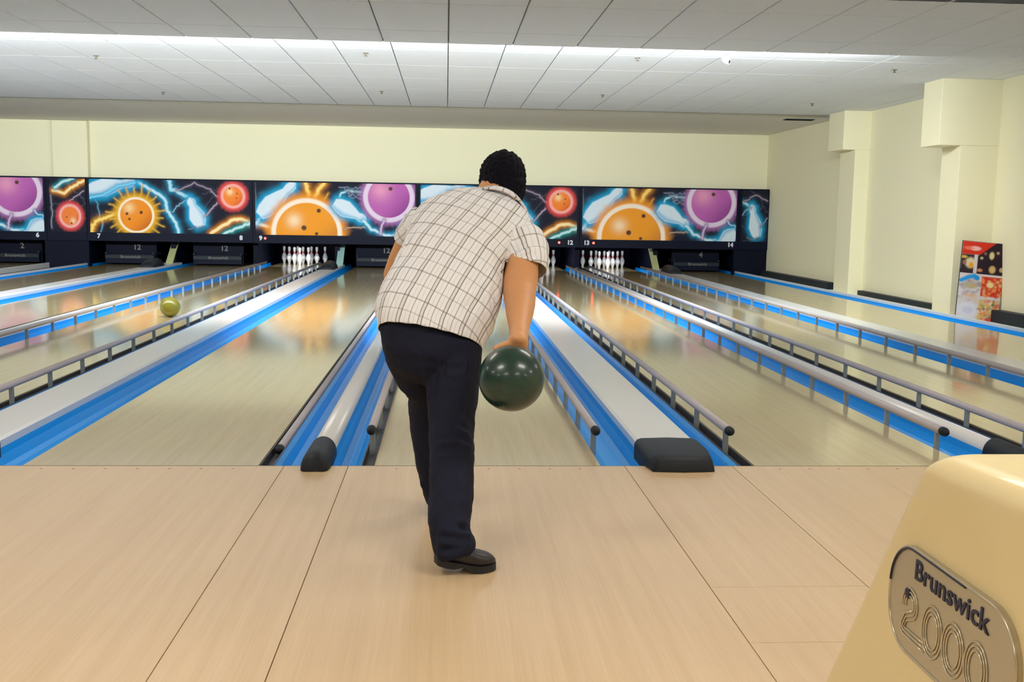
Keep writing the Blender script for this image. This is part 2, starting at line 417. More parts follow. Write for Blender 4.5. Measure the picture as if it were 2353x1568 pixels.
# ------------------------------------------------------------------ division cappings
CAP_LABEL = {
    '7|8': 'wide white division capping second from the left, before the lane left of the yellow ball',
    '9|10': 'wide white division capping running to the left edge, beside the wide empty lane',
    '11|12': 'wide white division capping with a broad black end, right of the bowler',
    '13|14': 'wide white division capping furthest right',
    '8|9': 'narrow white division capping left of the yellow ball',
    '10|11': 'narrow white division capping with a rounded black end, left of the bowler',
    '12|13': 'narrow white division capping whose black end reaches the cream ball return'}
for key, cx in list(wides.items()) + list(gaps.items()):
    wide = key in wides
    w = (0.30 if wide else 0.118) / 2
    t = empty('division_capping', (cx, 0, 0), CAP_LABEL[key], 'capping', 'division cappings between the lanes')
    if wide:
        pts = [(-w, 0.0), (-w, ZCAP - 0.012), (-w + 0.014, ZCAP), (w - 0.014, ZCAP), (w, ZCAP - 0.012), (w, 0.0), (w, -0.12), (-w, -0.12)]
    else:
        pts = [(w * math.cos(a), 0.012 + (ZCAP - 0.012) * math.sin(a)) for a in [PI * k / 12 for k in range(13)]][::-1] + [(w, -0.12), (-w, -0.12)]
    prof('cap_board', pts, 0.25, YM + 0.4, M['white'], t, smooth=not wide)
    # black rubber end piece, sloping down onto the approach
    bm = bmesh.new()
    if wide:
        we = w + 0.012
        rows = [(0.27, ZCAP + 0.014), (0.04, ZCAP + 0.014), (-0.05, ZCAP + 0.004), (-0.105, 0.056), (-0.12, 0.036), (-0.125, 0.003)]
        cols = [-1, -0.93, -0.8, 0, 0.8, 0.93, 1]
        vs = []
        for yy, zz in rows:
            front = max(0, min(1, (0.0 - yy) / 0.1))
            r = []
            for c in cols:
                drop = {1: 0.03, 0.93: 0.008, 0.8: 0.0, 0: -0.004}[abs(c)]
                x = c * we * (1 - 0.10 * front)
                r.append(bm.verts.new((x, yy + 0.012 * (1 - abs(c)) * -front, max(0.003, zz - drop * (zz > 0.02)))))
            vs.append(r)
        for a, b in zip(vs, vs[1:]):
            for k in range(len(cols) - 1):
                bm.faces.new((a[k], a[k + 1], b[k + 1], b[k]))
        # skirts
        for s in (0, -1):
            low = [bm.verts.new((r[s].co.x, r[s].co.y, -0.06 if r[s].co.y > 0 else 0.002)) for r in vs]
            for k in range(len(vs) - 1):
                bm.faces.new((vs[k][s], vs[k + 1][s], low[k + 1], low[k]))
    else:
        rings = []
        for yy, k in ((0.27, 1.0), (0.03, 1.04), (-0.06, 1.02), (-0.10, 0.85), (-0.117, 0.5), (-0.122, 0.0)):
            ring = []
            for q in range(13):
                a = PI * q / 12
                ring.append(bm.verts.new(((w + 0.006) * max(k, 0.02) * math.cos(a) if k > 0.9 else (w + 0.006) * (0.55 + 0.45 * k) * math.cos(a), yy, max(0.002, 0.004 + (ZCAP + 0.016) * (k if k < 1 else 1) * math.sin(a)))))
            rings.append(ring)
        for a, b in zip(rings, rings[1:]):
            for q in range(12):
                bm.faces.new((a[q], a[q + 1], b[q + 1], b[q]))
        for s in (0, -1):
            low = [bm.verts.new((r[s].co.x, r[s].co.y, -0.06 if r[s].co.y > 0 else 0.001)) for r in rings]
            for q in range(len(rings) - 1):
                bm.faces.new((rings[q][s], rings[q + 1][s], low[q + 1], low[q]))
    tag(link('end_cap', done(bm, 'end_cap'), M['black'], t, True), 'black rubber end cap')
# thin outer cappings
for x, lab in ((CX[14] + LW / 2 + 0.258, 'thin pale edge strip beside the rightmost lane, along the cream wall'), (CX[7] - LW / 2 - 0.258, 'thin white edge strip left of the lane with the sweep marked 12'), (CX[6] + LW / 2 + 0.258, 'thin white edge strip of the far left lane, beyond the dark walkway')):
    o = box('edge_capping', -0.02, 0.02, 0.0, YM + 0.3, -0.2, 0.04, M['white'], None, bev=0.006)
    o.location.x = x; tag(o, lab, 'capping')
o = structure(box('floor_walkway', CX[6] + LW / 2 + 0.28, CX[7] - LW / 2 - 0.28, 0, YM, -0.24, -0.06, M['dark']), 'dark walkway between the two left lanes')

# ------------------------------------------------------------------ bumper rails
post_bm = box_bm(-0.014, 0.014, -0.009, 0.009, -0.04, 0.088, 0.003, 1); post_me = done(post_bm, 'post'); post_me.materials.append(M['post'])
RAILS = [(9, 'L', 1, 'raised bumper rail on the left edge of the yellow ball lane'),
         (9, 'R', 1, 'raised bumper rail between the yellow ball lane and the wide white capping'),
         (10, 'R', 0, 'lowered bumper rail lying in its channel left of the bowler'),
         (11, 'L', 1, 'raised bumper rail ending beside the bowler legs, on his left'),
         (11, 'R', 1, 'raised bumper rail running up behind the green ball, right of the bowler'),
         (12, 'L', 1, 'raised grey bumper rail with an open end right of the broad black capping end'),
         (12, 'R', 1, 'raised bumper rail in front of the narrow capping at right'),
         (13, 'L', 1, 'raised grey bumper rail ending at the right edge above the ball return'),
         (13, 'R', 1, 'raised bumper rail in front of the furthest right white capping')]
for n, side, up, lab in RAILS:
    sg = -1 if side == 'L' else 1
    x = CX[n] + sg * (LW / 2 + (CH / 2 + 0.004 if side in BUMPER.get(n, '') else 0.02))
    z = 0.10 if up else -0.012
    t = empty('bumper_rail', (x, 0, 0), lab, 'bumper rail', 'bumper rails along the lanes')
    bm = bmesh.new()
    y0 = 0.36 if up else 0.42
    rr = 0.0215 if up else 0.021
    tube_bm(bm, [(0, y0 - 0.05 if up else y0, z), (0, 17.2, z)], rr, 14)
    link('rail_tube', done(bm, 'rail_tube'), M['steel'], t, True)
    bm = bmesh.new(); tube_bm(bm, [(0, y0 - 0.075, z), (0, y0 - 0.05, z)], [0.012, rr + 0.002], 14)
    tube_bm(bm, [(0, y0 - 0.05, z), (0, y0 - 0.02, z)], rr + 0.002, 14)
    tag(link('end_plug', done(bm, 'end_plug'), M['black'], t, True), 'black end plug')
    if up:
        k = 0
        while 0.39 + 0.62 * k < 17.1:
            o = link('post', post_me, None, t); o.location = (0, 0.39 + 0.62 * k, 0)
            k += 1

# ------------------------------------------------------------------ painted masking panels (flat print, one colour per point of a fine grid)
def smooth(a, b, x):
    t = np.clip((x - a) / (b - a), 0, 1); return t * t * (3 - 2 * t)


def mixc(img, c, a):
    c = np.array(srgb(*c)[:3]); a = np.clip(a, 0, 1)[..., None]; img[:] = img * (1 - a) + c * a


def seg_dist(X, Y, pts):
    d = np.full(X.shape, 1e9)
    for (x0, y0), (x1, y1) in zip(pts, pts[1:]):
        dx, dy = x1 - x0, y1 - y0; t = np.clip(((X - x0) * dx + (Y - y0) * dy) / (dx * dx + dy * dy + 1e-9), 0, 1)
        d = np.minimum(d, np.hypot(X - x0 - t * dx, Y - y0 - t * dy))
    return d


def jag(pts, amp, seed, n=5):
    rs = np.random.RandomState(seed); out = []
    for (x0, y0), (x1, y1) in zip(pts, pts[1:]):
        for k in range(n):
            t = k / n; out.append((x0 + (x1 - x0) * t + rs.uniform(-amp, amp), y0 + (y1 - y0) * t + rs.uniform(-amp, amp)))
    return out + [pts[-1]]


def bolt(img, X, Y, pts, core, glow, w, gw, seed=0, amp=6, a=1.0):
    d = seg_dist(X, Y, jag(pts, amp, seed))
    mixc(img, glow, np.exp(-(d / gw) ** 2) * 0.9 * a); mixc(img, core, smooth(w * 1.3, w * 0.5, d) * a)


def orb(img, X, Y, cx, cy, r, ring, glow_r, body, dark, ringc, glowc, hi, holes, seed=1):
    d = np.hypot(X - cx, Y - cy); th = np.arctan2(Y - cy, X - cx)
    rs = np.random.RandomState(seed)
    sp = sum(rs.uniform(0.3, 1) * np.cos(th * kk + rs.uniform(0, 6)) for kk in (7, 11, 17, 23, 31, 43)) / 3.0
    edge = glow_r * (1 + 0.05 * sp)
    mixc(img, glowc, smooth(edge * 1.12, ring, d) * 0.97)
    mixc(img, ringc, smooth(ring * 1.05, ring * 0.97, d))
    mixc(img, body, smooth(r * 1.02, r * 0.98, d))
    mixc(img, dark, smooth(0.1, 1.2, ((X - cx) * 0.7 + (Y - cy) * 0.7) / r) * (d < r) * 0.9)
    hx, hy, hr, hc = hi
    mixc(img, hc, np.exp(-((X - hx) ** 2 + (Y - hy) ** 2) / hr ** 2) * (d < r) * 0.85)
    for (qx, qy, qr) in holes:
        mixc(img, (92, 60, 50), smooth(qr * 1.2, qr * 0.7, np.hypot(X - qx, Y - qy)))


def pin_art(img, X, Y, bx, by, hx, hy, w, core=(214, 228, 240), glow=(30, 165, 215)):
    """pin lying from its base (bx,by) to its head (hx,hy), greatest half width w"""
    dx, dy = hx - bx, hy - by; L = math.hypot(dx, dy); dx /= L; dy /= L
    t = ((X - bx) * dx + (Y - by) * dy) / L; s = np.abs(-(X - bx) * dy + (Y - by) * dx)
    tt = np.clip(t, 0, 1)
    prof_w = w * np.interp(tt, [0, 0.12, 0.35, 0.6, 0.74, 0.86, 0.95, 1.0], [0.5, 0.8, 1.0, 0.62, 0.36, 0.46, 0.4, 0.1])
    over = np.maximum(np.maximum(-t, t - 1), 0) * L
    d = np.hypot(np.maximum(s - prof_w, 0), over)
    mixc(img, glow, np.exp(-(d / (w * 0.62)) ** 2) * 0.95)
    mixc(img, core, smooth(w * 0.2, -0.01, d))
    side = (-(X - bx) * dy + (Y - by) * dx)
    mixc(img, (70, 170, 220), (d < 1) * smooth(0.2, 1.0, side / np.maximum(prof_w, 1e-3)) * 0.7)


def backdrop(X, Y, seed):
    rs = np.random.RandomState(seed)
    img = np.zeros(X.shape + (3,)); img[:] = np.array(srgb(27, 29, 44)[:3])
    n = np.zeros(X.shape)
    for k in range(14):
        fx, fy, ph = rs.uniform(-.02, .02), rs.uniform(-.03, .03), rs.uniform(0, 6)
        n += np.cos(X * fx + Y * fy + ph)
    mixc(img, (48, 52, 74), smooth(2, 9, n) * 0.6)
    for k in range(16):
        x0, y0 = rs.uniform(X.min(), X.max()), rs.uniform(Y.min(), Y.max()); a = rs.uniform(0, 6.28); l = rs.uniform(40, 160)
        bolt(img, X, Y, [(x0, y0), (x0 + l * math.cos(a), y0 + l * math.sin(a))], (120, 110, 130), (60, 62, 86), 2.2, 8, k, 12, 0.35)
    return img


def art_a(X, Y):
    """coordinates 0..1410 x 0..472"""
    i = backdrop(X, Y, 3)
    bolt(i, X, Y, [(380, 10), (490, 60), (610, 120), (670, 190), (680, 270), (750, 380), (775, 465)], (190, 225, 240), (40, 165, 210), 13, 34, 4, 6)
    pin_art(i, X, Y, -10, 105, 400, 20, 72)
    bolt(i, X, Y, [(0, 170), (120, 140), (250, 60), (400, 30)], (120, 205, 235), (30, 150, 205), 10, 30, 6, 5)
    bolt(i, X, Y, [(60, 180), (80, 280), (110, 400), (90, 470)], (110, 180, 205), (40, 90, 120), 5, 12, 7, 8, .7)
    bolt(i, X, Y, [(260, 300), (150, 335), (70, 365), (25, 410), (8, 472)], (250, 215, 120), (235, 160, 30), 13, 30, 8, 7)
    for k in range(22):
        a = k * 0.2856 + 0.1; r2 = 235 + 40 * ((k * 37) % 10) / 10
        bolt(i, X, Y, [(405 + 150 * math.cos(a), 315 + 150 * math.sin(a)), (405 + r2 * math.cos(a), 315 + r2 * math.sin(a))], (240, 205, 90), (200, 150, 40), 3.5, 10, k, 5, .7)
    orb(i, X, Y, 405, 315, 140, 158, 205, (238, 142, 40), (196, 98, 30), (250, 232, 205), (230, 170, 40), (345, 250, 45, (248, 215, 160)), [(325, 303, 13), (450, 290, 15), (345, 350, 11)], 2)
    bolt(i, X, Y, [(705, 0), (720, 80), (860, 145)], (170, 215, 232), (35, 145, 190), 16, 34, 9, 8)
    bolt(i, X, Y, [(720, 290), (780, 220), (860, 160)], (150, 195, 215), (50, 90, 120), 5, 14, 10, 8, .8)
    pin_art(i, X, Y, 975, 400, 880, 160, 66)
    bolt(i, X, Y, [(870, 430), (930, 420), (1000, 410)], (130, 150, 170), (60, 70, 95), 4, 12, 12, 8, .7)
    bolt(i, X, Y, [(760, 90), (930, 18), (1060, 80), (1130, 140)], (165, 150, 165), (80, 70, 95), 6, 16, 13, 8, .8)
    bolt(i, X, Y, [(1020, 310), (1080, 240), (1120, 195)], (185, 165, 180), (90, 70, 95), 7, 16, 14, 6, .8)
    orb(i, X, Y, 1262, 133, 84, 108, 142, (244, 132, 52), (222, 92, 40), (244, 168, 160), (232, 84, 82), (1235, 95, 30, (255, 225, 170)), [(1232, 66, 9), (1298, 108, 7), (1290, 150, 6)], 5)
    bolt(i, X, Y, [(1060, 470), (1190, 385), (1270, 340), (1330, 335), (1410, 365)], (252, 224, 170), (240, 150, 30), 15, 30, 15, 5)
    bolt(i, X, Y, [(1180, 472), (1270, 430), (1340, 400), (1405, 372)], (190, 225, 228), (40, 150, 150), 12, 30, 16, 8)
    return i


def art_b(X, Y):
    """coordinates 0..2040 x 0..690"""
    i = backdrop(X, Y, 5)
    bolt(i, X, Y, [(0, 20), (8, 200), (4, 420)], (120, 130, 135), (60, 70, 80), 7, 16, 1, 4, .7)
    bolt(i, X, Y, [(1060, 240), (1090, 130), (1170, 100), (1360, 115)], (185, 222, 232), (40, 130, 160), 13, 36, 2, 8)
    for k in range(5):
        bolt(i, X, Y, [(1060 + 40 * k, 40 + 25 * k), (1200, 60 + 30 * k), (1380, 60 + 34 * k)], (170, 165, 190), (70, 70, 95), 5, 14, 20 + k, 16, .6)
    bolt(i, X, Y, [(640, 0), (670, 110), (690, 240)], (252, 214, 120), (236, 150, 30), 24, 52, 3, 8)
    bolt(i, X, Y, [(870, 0), (790, 110), (750, 240)], (252, 214, 120), (236, 150, 30), 24, 52, 4, 8)
    bolt(i, X, Y, [(930, 130), (870, 230)], (230, 170, 60), (190, 120, 30), 8, 24, 5, 8, .8)
    bolt(i, X, Y, [(0, 540), (90, 560), (220, 600)], (252, 226, 196), (240, 150, 50), 22, 46, 6, 6)
    bolt(i, X, Y, [(10, 545), (60, 470), (100, 400)], (190, 222, 235), (50, 165, 210), 18, 46, 7, 6)
    pin_art(i, X, Y, 60, 430, 500, 15, 112)
    orb(i, X, Y, 650, 655, 392, 445, 520, (240, 154, 44), (176, 112, 62), (250, 232, 214), (240, 152, 44), (490, 500, 90, (250, 226, 190)), [(805, 365, 28), (615, 592, 34), (775, 668, 22)], 9)
    pin_art(i, X, Y, 1010, 260, 1400, 480, 100)
    bolt(i, X, Y, [(1120, 600), (1250, 575), (1400, 575)], (205, 180, 160), (120, 95, 80), 6, 16, 8, 10, .8)
    bolt(i, X, Y, [(1380, 490), (1480, 600), (1660, 675), (1830, 675), (2040, 660)], (196, 226, 238), (45, 160, 205), 18, 44, 9, 7)
    orb(i, X, Y, 1700, 175, 268, 325, 372, (186, 98, 176), (138, 66, 140), (226, 208, 230), (166, 110, 172), (1590, 80, 130, (236, 160, 190)), [(1722, 62, 26)], 11)
    bolt(i, X, Y, [(1640, 480), (1605, 570), (1590, 660)], (205, 180, 215), (120, 90, 135), 13, 30, 10, 6)
    bolt(i, X, Y, [(1930, 420), (1960, 470), (2030, 480), (2030, 560)], (196, 216, 236), (70, 110, 150), 9, 24, 11, 6)
    pin_art(i, X, Y, 2030, 560, 1780, 760, 95)
    return i


def art_left(X, Y):
    """coordinates 0..355 x 0..485"""
    i = backdrop(X, Y, 8)
    bolt(i, X, Y, [(40, 110), (150, 135), (230, 75), (340, 20)], (252, 224, 170), (240, 150, 30), 13, 28, 1, 5)
    bolt(i, X, Y, [(60, 90), (140, 30), (240, 0)], (190, 225, 228), (40, 150, 170), 13, 28, 2, 6)
    bolt(i, X, Y, [(200, 200), (270, 160), (340, 110)], (185, 165, 180), (90, 70, 95), 5, 14, 3, 6, .8)
    bolt(i, X, Y, [(10, 150), (25, 300), (18, 450)], (150, 150, 165), (70, 70, 90), 7, 16, 4, 6, .7)
    orb(i, X, Y, 200, 340, 84, 108, 142, (240, 128, 62), (222, 96, 52), (244, 170, 166), (228, 82, 86), (228, 385, 28, (255, 215, 170)), [(165, 350, 7), (212, 405, 9)], 5)
    return i


def art_right(X, Y):
    """coordinates 0..290 x 0..450"""
    i = backdrop(X, Y, 12)
    bolt(i, X, Y, [(0, 100), (110, 150)], (190, 225, 232), (35, 145, 190), 12, 26, 1, 6)
    pin_art(i, X, Y, 180, 405, 105, 130, 66)
    bolt(i, X, Y, [(10, 100), (150, 40), (280, 90)], (165, 150, 165), (80, 70, 95), 6, 16, 3, 8, .8)
    bolt(i, X, Y, [(0, 215), (50, 170), (100, 150)], (150, 195, 215), (50, 90, 120), 5, 14, 4, 6, .8)
    bolt(i, X, Y, [(220, 310), (285, 240)], (150, 160, 190), (60, 70, 100), 6, 16, 5, 6, .8)
    bolt(i, X, Y, [(60, 415), (130, 430), (200, 410)], (130, 150, 170), (60, 70, 95), 4, 12, 6, 6, .7)
    return i


def print_material(name, rough=0.6):
    m = bpy.data.materials.new(name); m.use_nodes = True; nt = m.node_tree
    a = nt.nodes.new('ShaderNodeVertexColor'); a.layer_name = 'print'
    b = nt.nodes['Principled BSDF']; b.inputs['Roughness'].default_value = rough; b.inputs['Specular IOR Level'].default_value = 0.12
    nt.links.new(a.outputs['Color'], b.inputs['Base Color'])
    return m


M['print'] = print_material('printed_sheet')


def sheet(name, w, h, nx, ny, fn, aw, ah, parent, u0=0.0, u1=1.0, flip=False):
    """flat print of w x h metres in the X-Z plane, coloured from an artwork function"""
    xs = np.linspace(0, 1, nx + 1); zs = np.linspace(0, 1, ny + 1)
    U, V = np.meshgrid(xs, zs)
    UU = (u0 + (u1 - u0) * U) * aw
    img = fn(UU, (1 - V) * ah)
    co = np.stack([(U - 0.5) * w, np.zeros_like(U), V * h], -1).reshape(-1, 3)
    me = bpy.data.meshes.new(name)
    idx = np.arange((nx + 1) * (ny + 1)).reshape(ny + 1, nx + 1)
    quads = np.stack([idx[:-1, :-1], idx[:-1, 1:], idx[1:, 1:], idx[1:, :-1]], -1).reshape(-1, 4)
    me.from_pydata(co.tolist(), [], quads.tolist())
    ca = me.color_attributes.new('print', 'FLOAT_COLOR', 'POINT')
    rgba = np.concatenate([img.reshape(-1, 3), np.ones((co.shape[0], 1))], 1).astype(np.float32)
    ca.data.foreach_set('color', rgba.ravel())
    return link(name, me, M['print'], parent)


ZT, ZGB, ZMB = 1.785, 0.672, 0.50      # masking: top, lower edge of the print, lower edge of the number strip
PANELS = [('masking_panel', -8.335 - 3.39, -8.335, art_b, 2040, 690, 'printed masking panel cut by the left edge, only its purple ball showing', [('6', -8.52)], []),
          ('masking_panel', -8.335, -7.53, art_left, 355, 485, 'narrow printed masking panel with one small red ball, left of number 7', [], []),
          ('masking_panel', -7.53, (CX[8] + CX[9]) / 2, art_a, 1410, 472, 'printed masking panel with a small sunny orange ball above numbers 7 and 8', [('7', -7.30), ('8', -4.43)], []),
          ('masking_panel', (CX[8] + CX[9]) / 2, (CX[10] + CX[11]) / 2, art_b, 2040, 690, 'printed masking panel with large orange and purple balls left of the bowler', [('9', -4.03), ('10', -1.03)], [-3.94]),
          ('masking_panel', (CX[10] + CX[11]) / 2, (CX[12] + CX[13]) / 2, art_a, 1410, 472, 'printed masking panel behind the bowler head, small red ball at its right', [('11', -0.55), ('12', 2.40)], [2.17]),
          ('masking_panel', (CX[12] + CX[13]) / 2, 6.0, art_b, 2040, 690, 'printed masking panel with large orange and purple balls above numbers 13 and 14', [('13', 2.75), ('14', 5.83)], [2.90]),
          ('masking_panel', 6.0, XWALL + 0.005, art_right, 290, 450, 'narrow printed masking panel with one glowing pin against the cream wall', [], [])]
for nm, xa, xb, fn, aw, ah, lab, nums, leds in PANELS:
    cx = (xa + xb) / 2; w = xb - xa
    xr = min(xb, XWALL - 0.002) - cx
    t = empty(nm, (cx, YM, 0), lab, 'masking panel', 'masking panels over the pin decks')
    box('body', -w / 2 + 0.004, xr - 0.004, 0.012, 0.24, ZMB, ZT, M['mask_dark'], t)
    m_l, m_r = (0.055, 0.055) if w > 1 else (0.06, 0.02)
    sw = w - m_l - m_r
    nx, ny = (330, 112) if w > 1 else (90, 112)
    s = sheet('artwork', sw, ZT - 0.03 - ZGB, nx, ny, fn, aw, ah, t)
    s.location = ((m_l - m_r) / 2, 0.008, ZGB)
    bm = box_bm(-w / 2 + 0.004, xr - 0.004, 0.0, 0.02, ZT - 0.028, ZT); link('top_rail', done(bm, 'top_rail'), M['mask_dark'], t)
    for sx, mm in ((-1, m_l), (1, m_r)):
        xe = sx * w / 2
        box('side_rail', min(xe, xe - sx * mm) + 0.004, max(xe, xe - sx * mm) - 0.004, 0.0, 0.02, ZGB, ZT - 0.028, M['mask_dark'], t)
    box('number_strip', -w / 2 + 0.004, xr - 0.004, -0.012, 0.02, ZMB, ZGB, M['mask_dark'], t)
    for tx, X in nums:
        me = text_mesh(tx, 0.125, 0.003, offset=0.006); me.materials.append(M['letter'])
        o = link('lane_number', me, None, t); o.location = (X - cx, -0.016, (ZMB + ZGB) / 2 + 0.012); o.rotation_euler = (PI / 2, 0, 0)
        tag(o, 'white lane number ' + tx)
    for X in leds:
        me = done(lathe_bm([(0.024, 0), (0.024, 0.006), (0.016, 0.016), (0, 0.02)], 16), 'indicator_lamp')
        o = link('indicator_lamp', me, M['led'], t, True); o.location = (X - cx, -0.012, (ZMB + ZGB) / 2 + 0.012); o.rotation_euler = (PI / 2, 0, 0)
        tag(o, 'glowing red indicator lamp')

# ------------------------------------------------------------------ pin decks
KICK = [XLEFT + 0.4] + [CX[6] + LW / 2 + 0.34, CX[7] - LW / 2 - 0.34] + [v for v in wides.values()] + [v for v in gaps.values()] + [CX[14] + LW / 2 + 0.34]
for x in KICK:
    w = 0.05
    structure(box('wall_kickback', x - w, x + w, YM + 0.30, YPIT, -0.24, ZMB + 0.3, M['dark']), 'dark partition between two pin decks')
structure(box('wall_deck_front', CX[14] + LW / 2 + 0.2, XWALL, YM + 0.03, YM + 0.2, -0.2, ZMB + 0.01, M['dark']), 'dark boarding right of the last pin deck')
structure(box('wall_deck_front_left', CX[6] + LW / 2 + 0.2, CX[7] - LW / 2 - 0.2, YM + 0.03, YM + 0.2, -0.2, ZMB + 0.01, M['dark']), 'dark boarding between the two left pin decks')
structure(box('ceiling_deck', XLEFT, XWALL, YM + 0.26, YPIT, ZMB + 0.28, ZMB + 0.3, M['dark']))
# slanting guide boards beside some decks
for key, m, lab, dx in (('7|8', 'kick', 'slanting pale board beside the pin deck under number 8', 0.0), ('9|10', 'kick_teal', 'slanting grey-green board beside the standing pins under the large orange ball', 0.08), ('13|14', 'kick', 'slanting pale board between the two right pin decks', -0.05)):
    x = wides[key] + dx
    bm = bmesh.new()
    a = [(-0.07, 16.95, 0.04), (0.07, 16.95, 0.04), (0.07, 17.5, 0.47), (-0.07, 17.5, 0.47)]
    lo = [bm.verts.new(p) for p in a]; hi = [bm.verts.new((p[0], p[1] + 0.03, p[2] - 0.02)) for p in a]
    bm.faces.new(lo); bm.faces.new(hi[::-1])
    for k in range(4): bm.faces.new((lo[k], lo[(k + 1) % 4], hi[(k + 1) % 4], hi[k]))
    bmesh.ops.translate(bm, verts=bm.verts, vec=(0, -16.95, 0))
    o = link('guide_board', done(bm, 'guide_board'), M[m]); o.location = (x, 17.06, 0.02); tag(o, lab, 'board')
# dark ball-track covers on the wide cappings
for key, lab in (('7|8', 'small black ball-track cover at the far end of the left wide capping'), ('9|10', 'small black ball-track cover next to the standing pins at left'), ('11|12', 'small black ball-track cover at the far end of the capping right of the bowler'), ('13|14', 'small black ball-track cover at the far end of the furthest right capping')):
    t = empty('track_cover', (wides[key], 15.7, ZCAP), lab, 'cover', 'ball-track covers')
    bm = bmesh.new()
    rings = []
    for yy, s in ((-0.3, 0.05), (-0.26, 0.55), (-0.1, 0.9), (0.2, 1.0), (0.45, 1.0)):
        rings.append([bm.verts.new((0.14 * math.cos(PI * q / 10), yy, 0.15 * s * math.sin(PI * q / 10))) for q in range(11)])
    for a, b in zip(rings, rings[1:]):
        for q in range(10): bm.faces.new((a[q], a[q + 1], b[q + 1], b[q]))
    bm.faces.new(rings[-1]); bm.faces.new(rings[0])
    link('hood', done(bm, 'hood'), M['black'], t, True)
    box('flange', -0.145, 0.145, -0.2, 0.46, 0.0, 0.012, M['black'], t)

# sweeps lowered in front of some decks
SWEEP = {6: ('2', 1), 7: ('12', 1), 8: ('12', .8), 10: ('12', .6), 14: ('4', .6)}
SW_LAB = {6: 'lowered black sweep with grey lettering at the far left edge', 7: 'lowered black sweep below the emblem 12, under number 7', 8: 'lowered black sweep with a pale lettered strip, under number 8', 10: 'lowered black sweep with a yellowish strip beside the bowler left arm', 14: 'lowered black sweep with faint lettering, under number 14'}
for n, (em, br) in SWEEP.items():
    t = empty('pin_sweep', (CX[n], 17.45, 0), SW_LAB[n], 'pin sweep', 'lowered pin sweeps')
    box('sweep_board', -0.50, 0.50, 0.0, 0.03, 0.03, 0.23, M['mask_dark'], t, bev=0.006)
    box('sweep_bar', -0.50, 0.50, -0.02, 0.0, 0.125, 0.205, M['base'], t, bev=0.006)
    for sx in (-1, 1):
        box('sweep_arm', sx * 0.485 - 0.02, sx * 0.485 + 0.02, 0.0, 0.55, 0.2, 0.26, M['base'], t, bev=0.004)
    me = text_mesh('Brunswick', 0.085, 0.002, spacing=1.15, offset=0.002); me.materials.append(M['letter_dim'])
    o = link('lettering', me, None, t); o.location = (0.02, -0.024, 0.165); o.rotation_euler = (PI / 2, 0, 0)
    box('backing_board', -0.52, 0.52, 0.12, 0.15, 0.02, 0.56, M['dark'], t)
    me = text_mesh(em, 0.16, 0.002, offset=0.004); me.materials.append(M['letter_dim'])
    o = link('emblem', me, None, t); o.location = (0.12, 0.115, 0.36); o.rotation_euler = (PI / 2, 0, 0)

# pins
PIN = [(0.0, 0.0), (0.024, 0.0), (0.0258, 0.004), (0.0360, 0.057), (0.0492, 0.085), (0.0595, 0.114), (0.0603, 0.127), (0.0585, 0.149), (0.047, 0.184), (0.0313, 0.219), (0.0237, 0.240), (0.0228, 0.254), (0.0250, 0.274), (0.0292, 0.310), (0.0324, 0.340), (0.0318, 0.356), (0.025, 0.372), (0.012, 0.380), (0, 0.381)]
pin_me = done(lathe_bm(PIN, 20), 'pin_body'); pin_me.materials.append(M['pin']); pin_me.polygons.foreach_set('use_smooth', [True] * len(pin_me.polygons))
st = [(0.0265, 0.232), (0.0275, 0.232), (0.0258, 0.240), (0.0245, 0.246), (0.0235, 0.246)]
st2 = [(0.0235, 0.258), (0.0248, 0.258), (0.0262, 0.270), (0.0258, 0.272), (0.024, 0.272)]
stripe_me = done(lathe_bm(st, 20), 'neck_stripe'); stripe_me.materials.append(M['pin_red'])
stripe2_me = done(lathe_bm(st2, 20), 'neck_stripe'); stripe2_me.materials.append(M['pin_red'])
PINPOS = [('head pin nearest the bowler', 0, 0)]
rowname = {1: 'second row', 2: 'third row', 3: 'back row'}
for r in range(1, 4):
    for k in range(r + 1):
        nmx = {1: ['left', 'right'], 2: ['left', 'middle', 'right'], 3: ['leftmost', 'inner left', 'inner right', 'rightmost']}[r][k]
        PINPOS.append((nmx + ' pin of the ' + rowname[r], (k - r / 2) * 0.3048, r * 0.264))
DECK_NAME = {9: 'in the rack left of the bowler', 12: 'in the rack touching the bowler arm', 13: 'in the rack furthest right'}
for n in (9, 12, 13):
    for nm, dx, dy in PINPOS:
        t = empty('bowling_pin', (CX[n] + dx, 18.29 + dy, 0), 'white %s %s' % (nm, DECK_NAME[n]), 'bowling pin', 'standing bowling pins')
        link('pin_body', pin_me, None, t)
        link('neck_stripe', stripe_me, None, t); link('neck_stripe', stripe2_me, None, t)
    area('pin_deck_light', (CX[n], 17.55, 0.70), (math.radians(52), 0, 0), 0.9, 0.08, 9, (0.95, 0.97, 1))
    f = empty('deck_lamp', (CX[n], 17.50, 0.76), 'pin deck lamp above the ' + DECK_NAME[n].replace('in the ', ''), 'lamp', 'pin deck lamps')
    box('housing', -0.5, 0.5, -0.05, 0.0, -0.04, 0.018, M['mask_dark'], f)
    bm = bmesh.new(); tube_bm(bm, [(-0.45, 0.02, -0.01), (0.45, 0.02, -0.01)], 0.012)
    link('tube', done(bm, 'tube'), M['tube'], f, True)


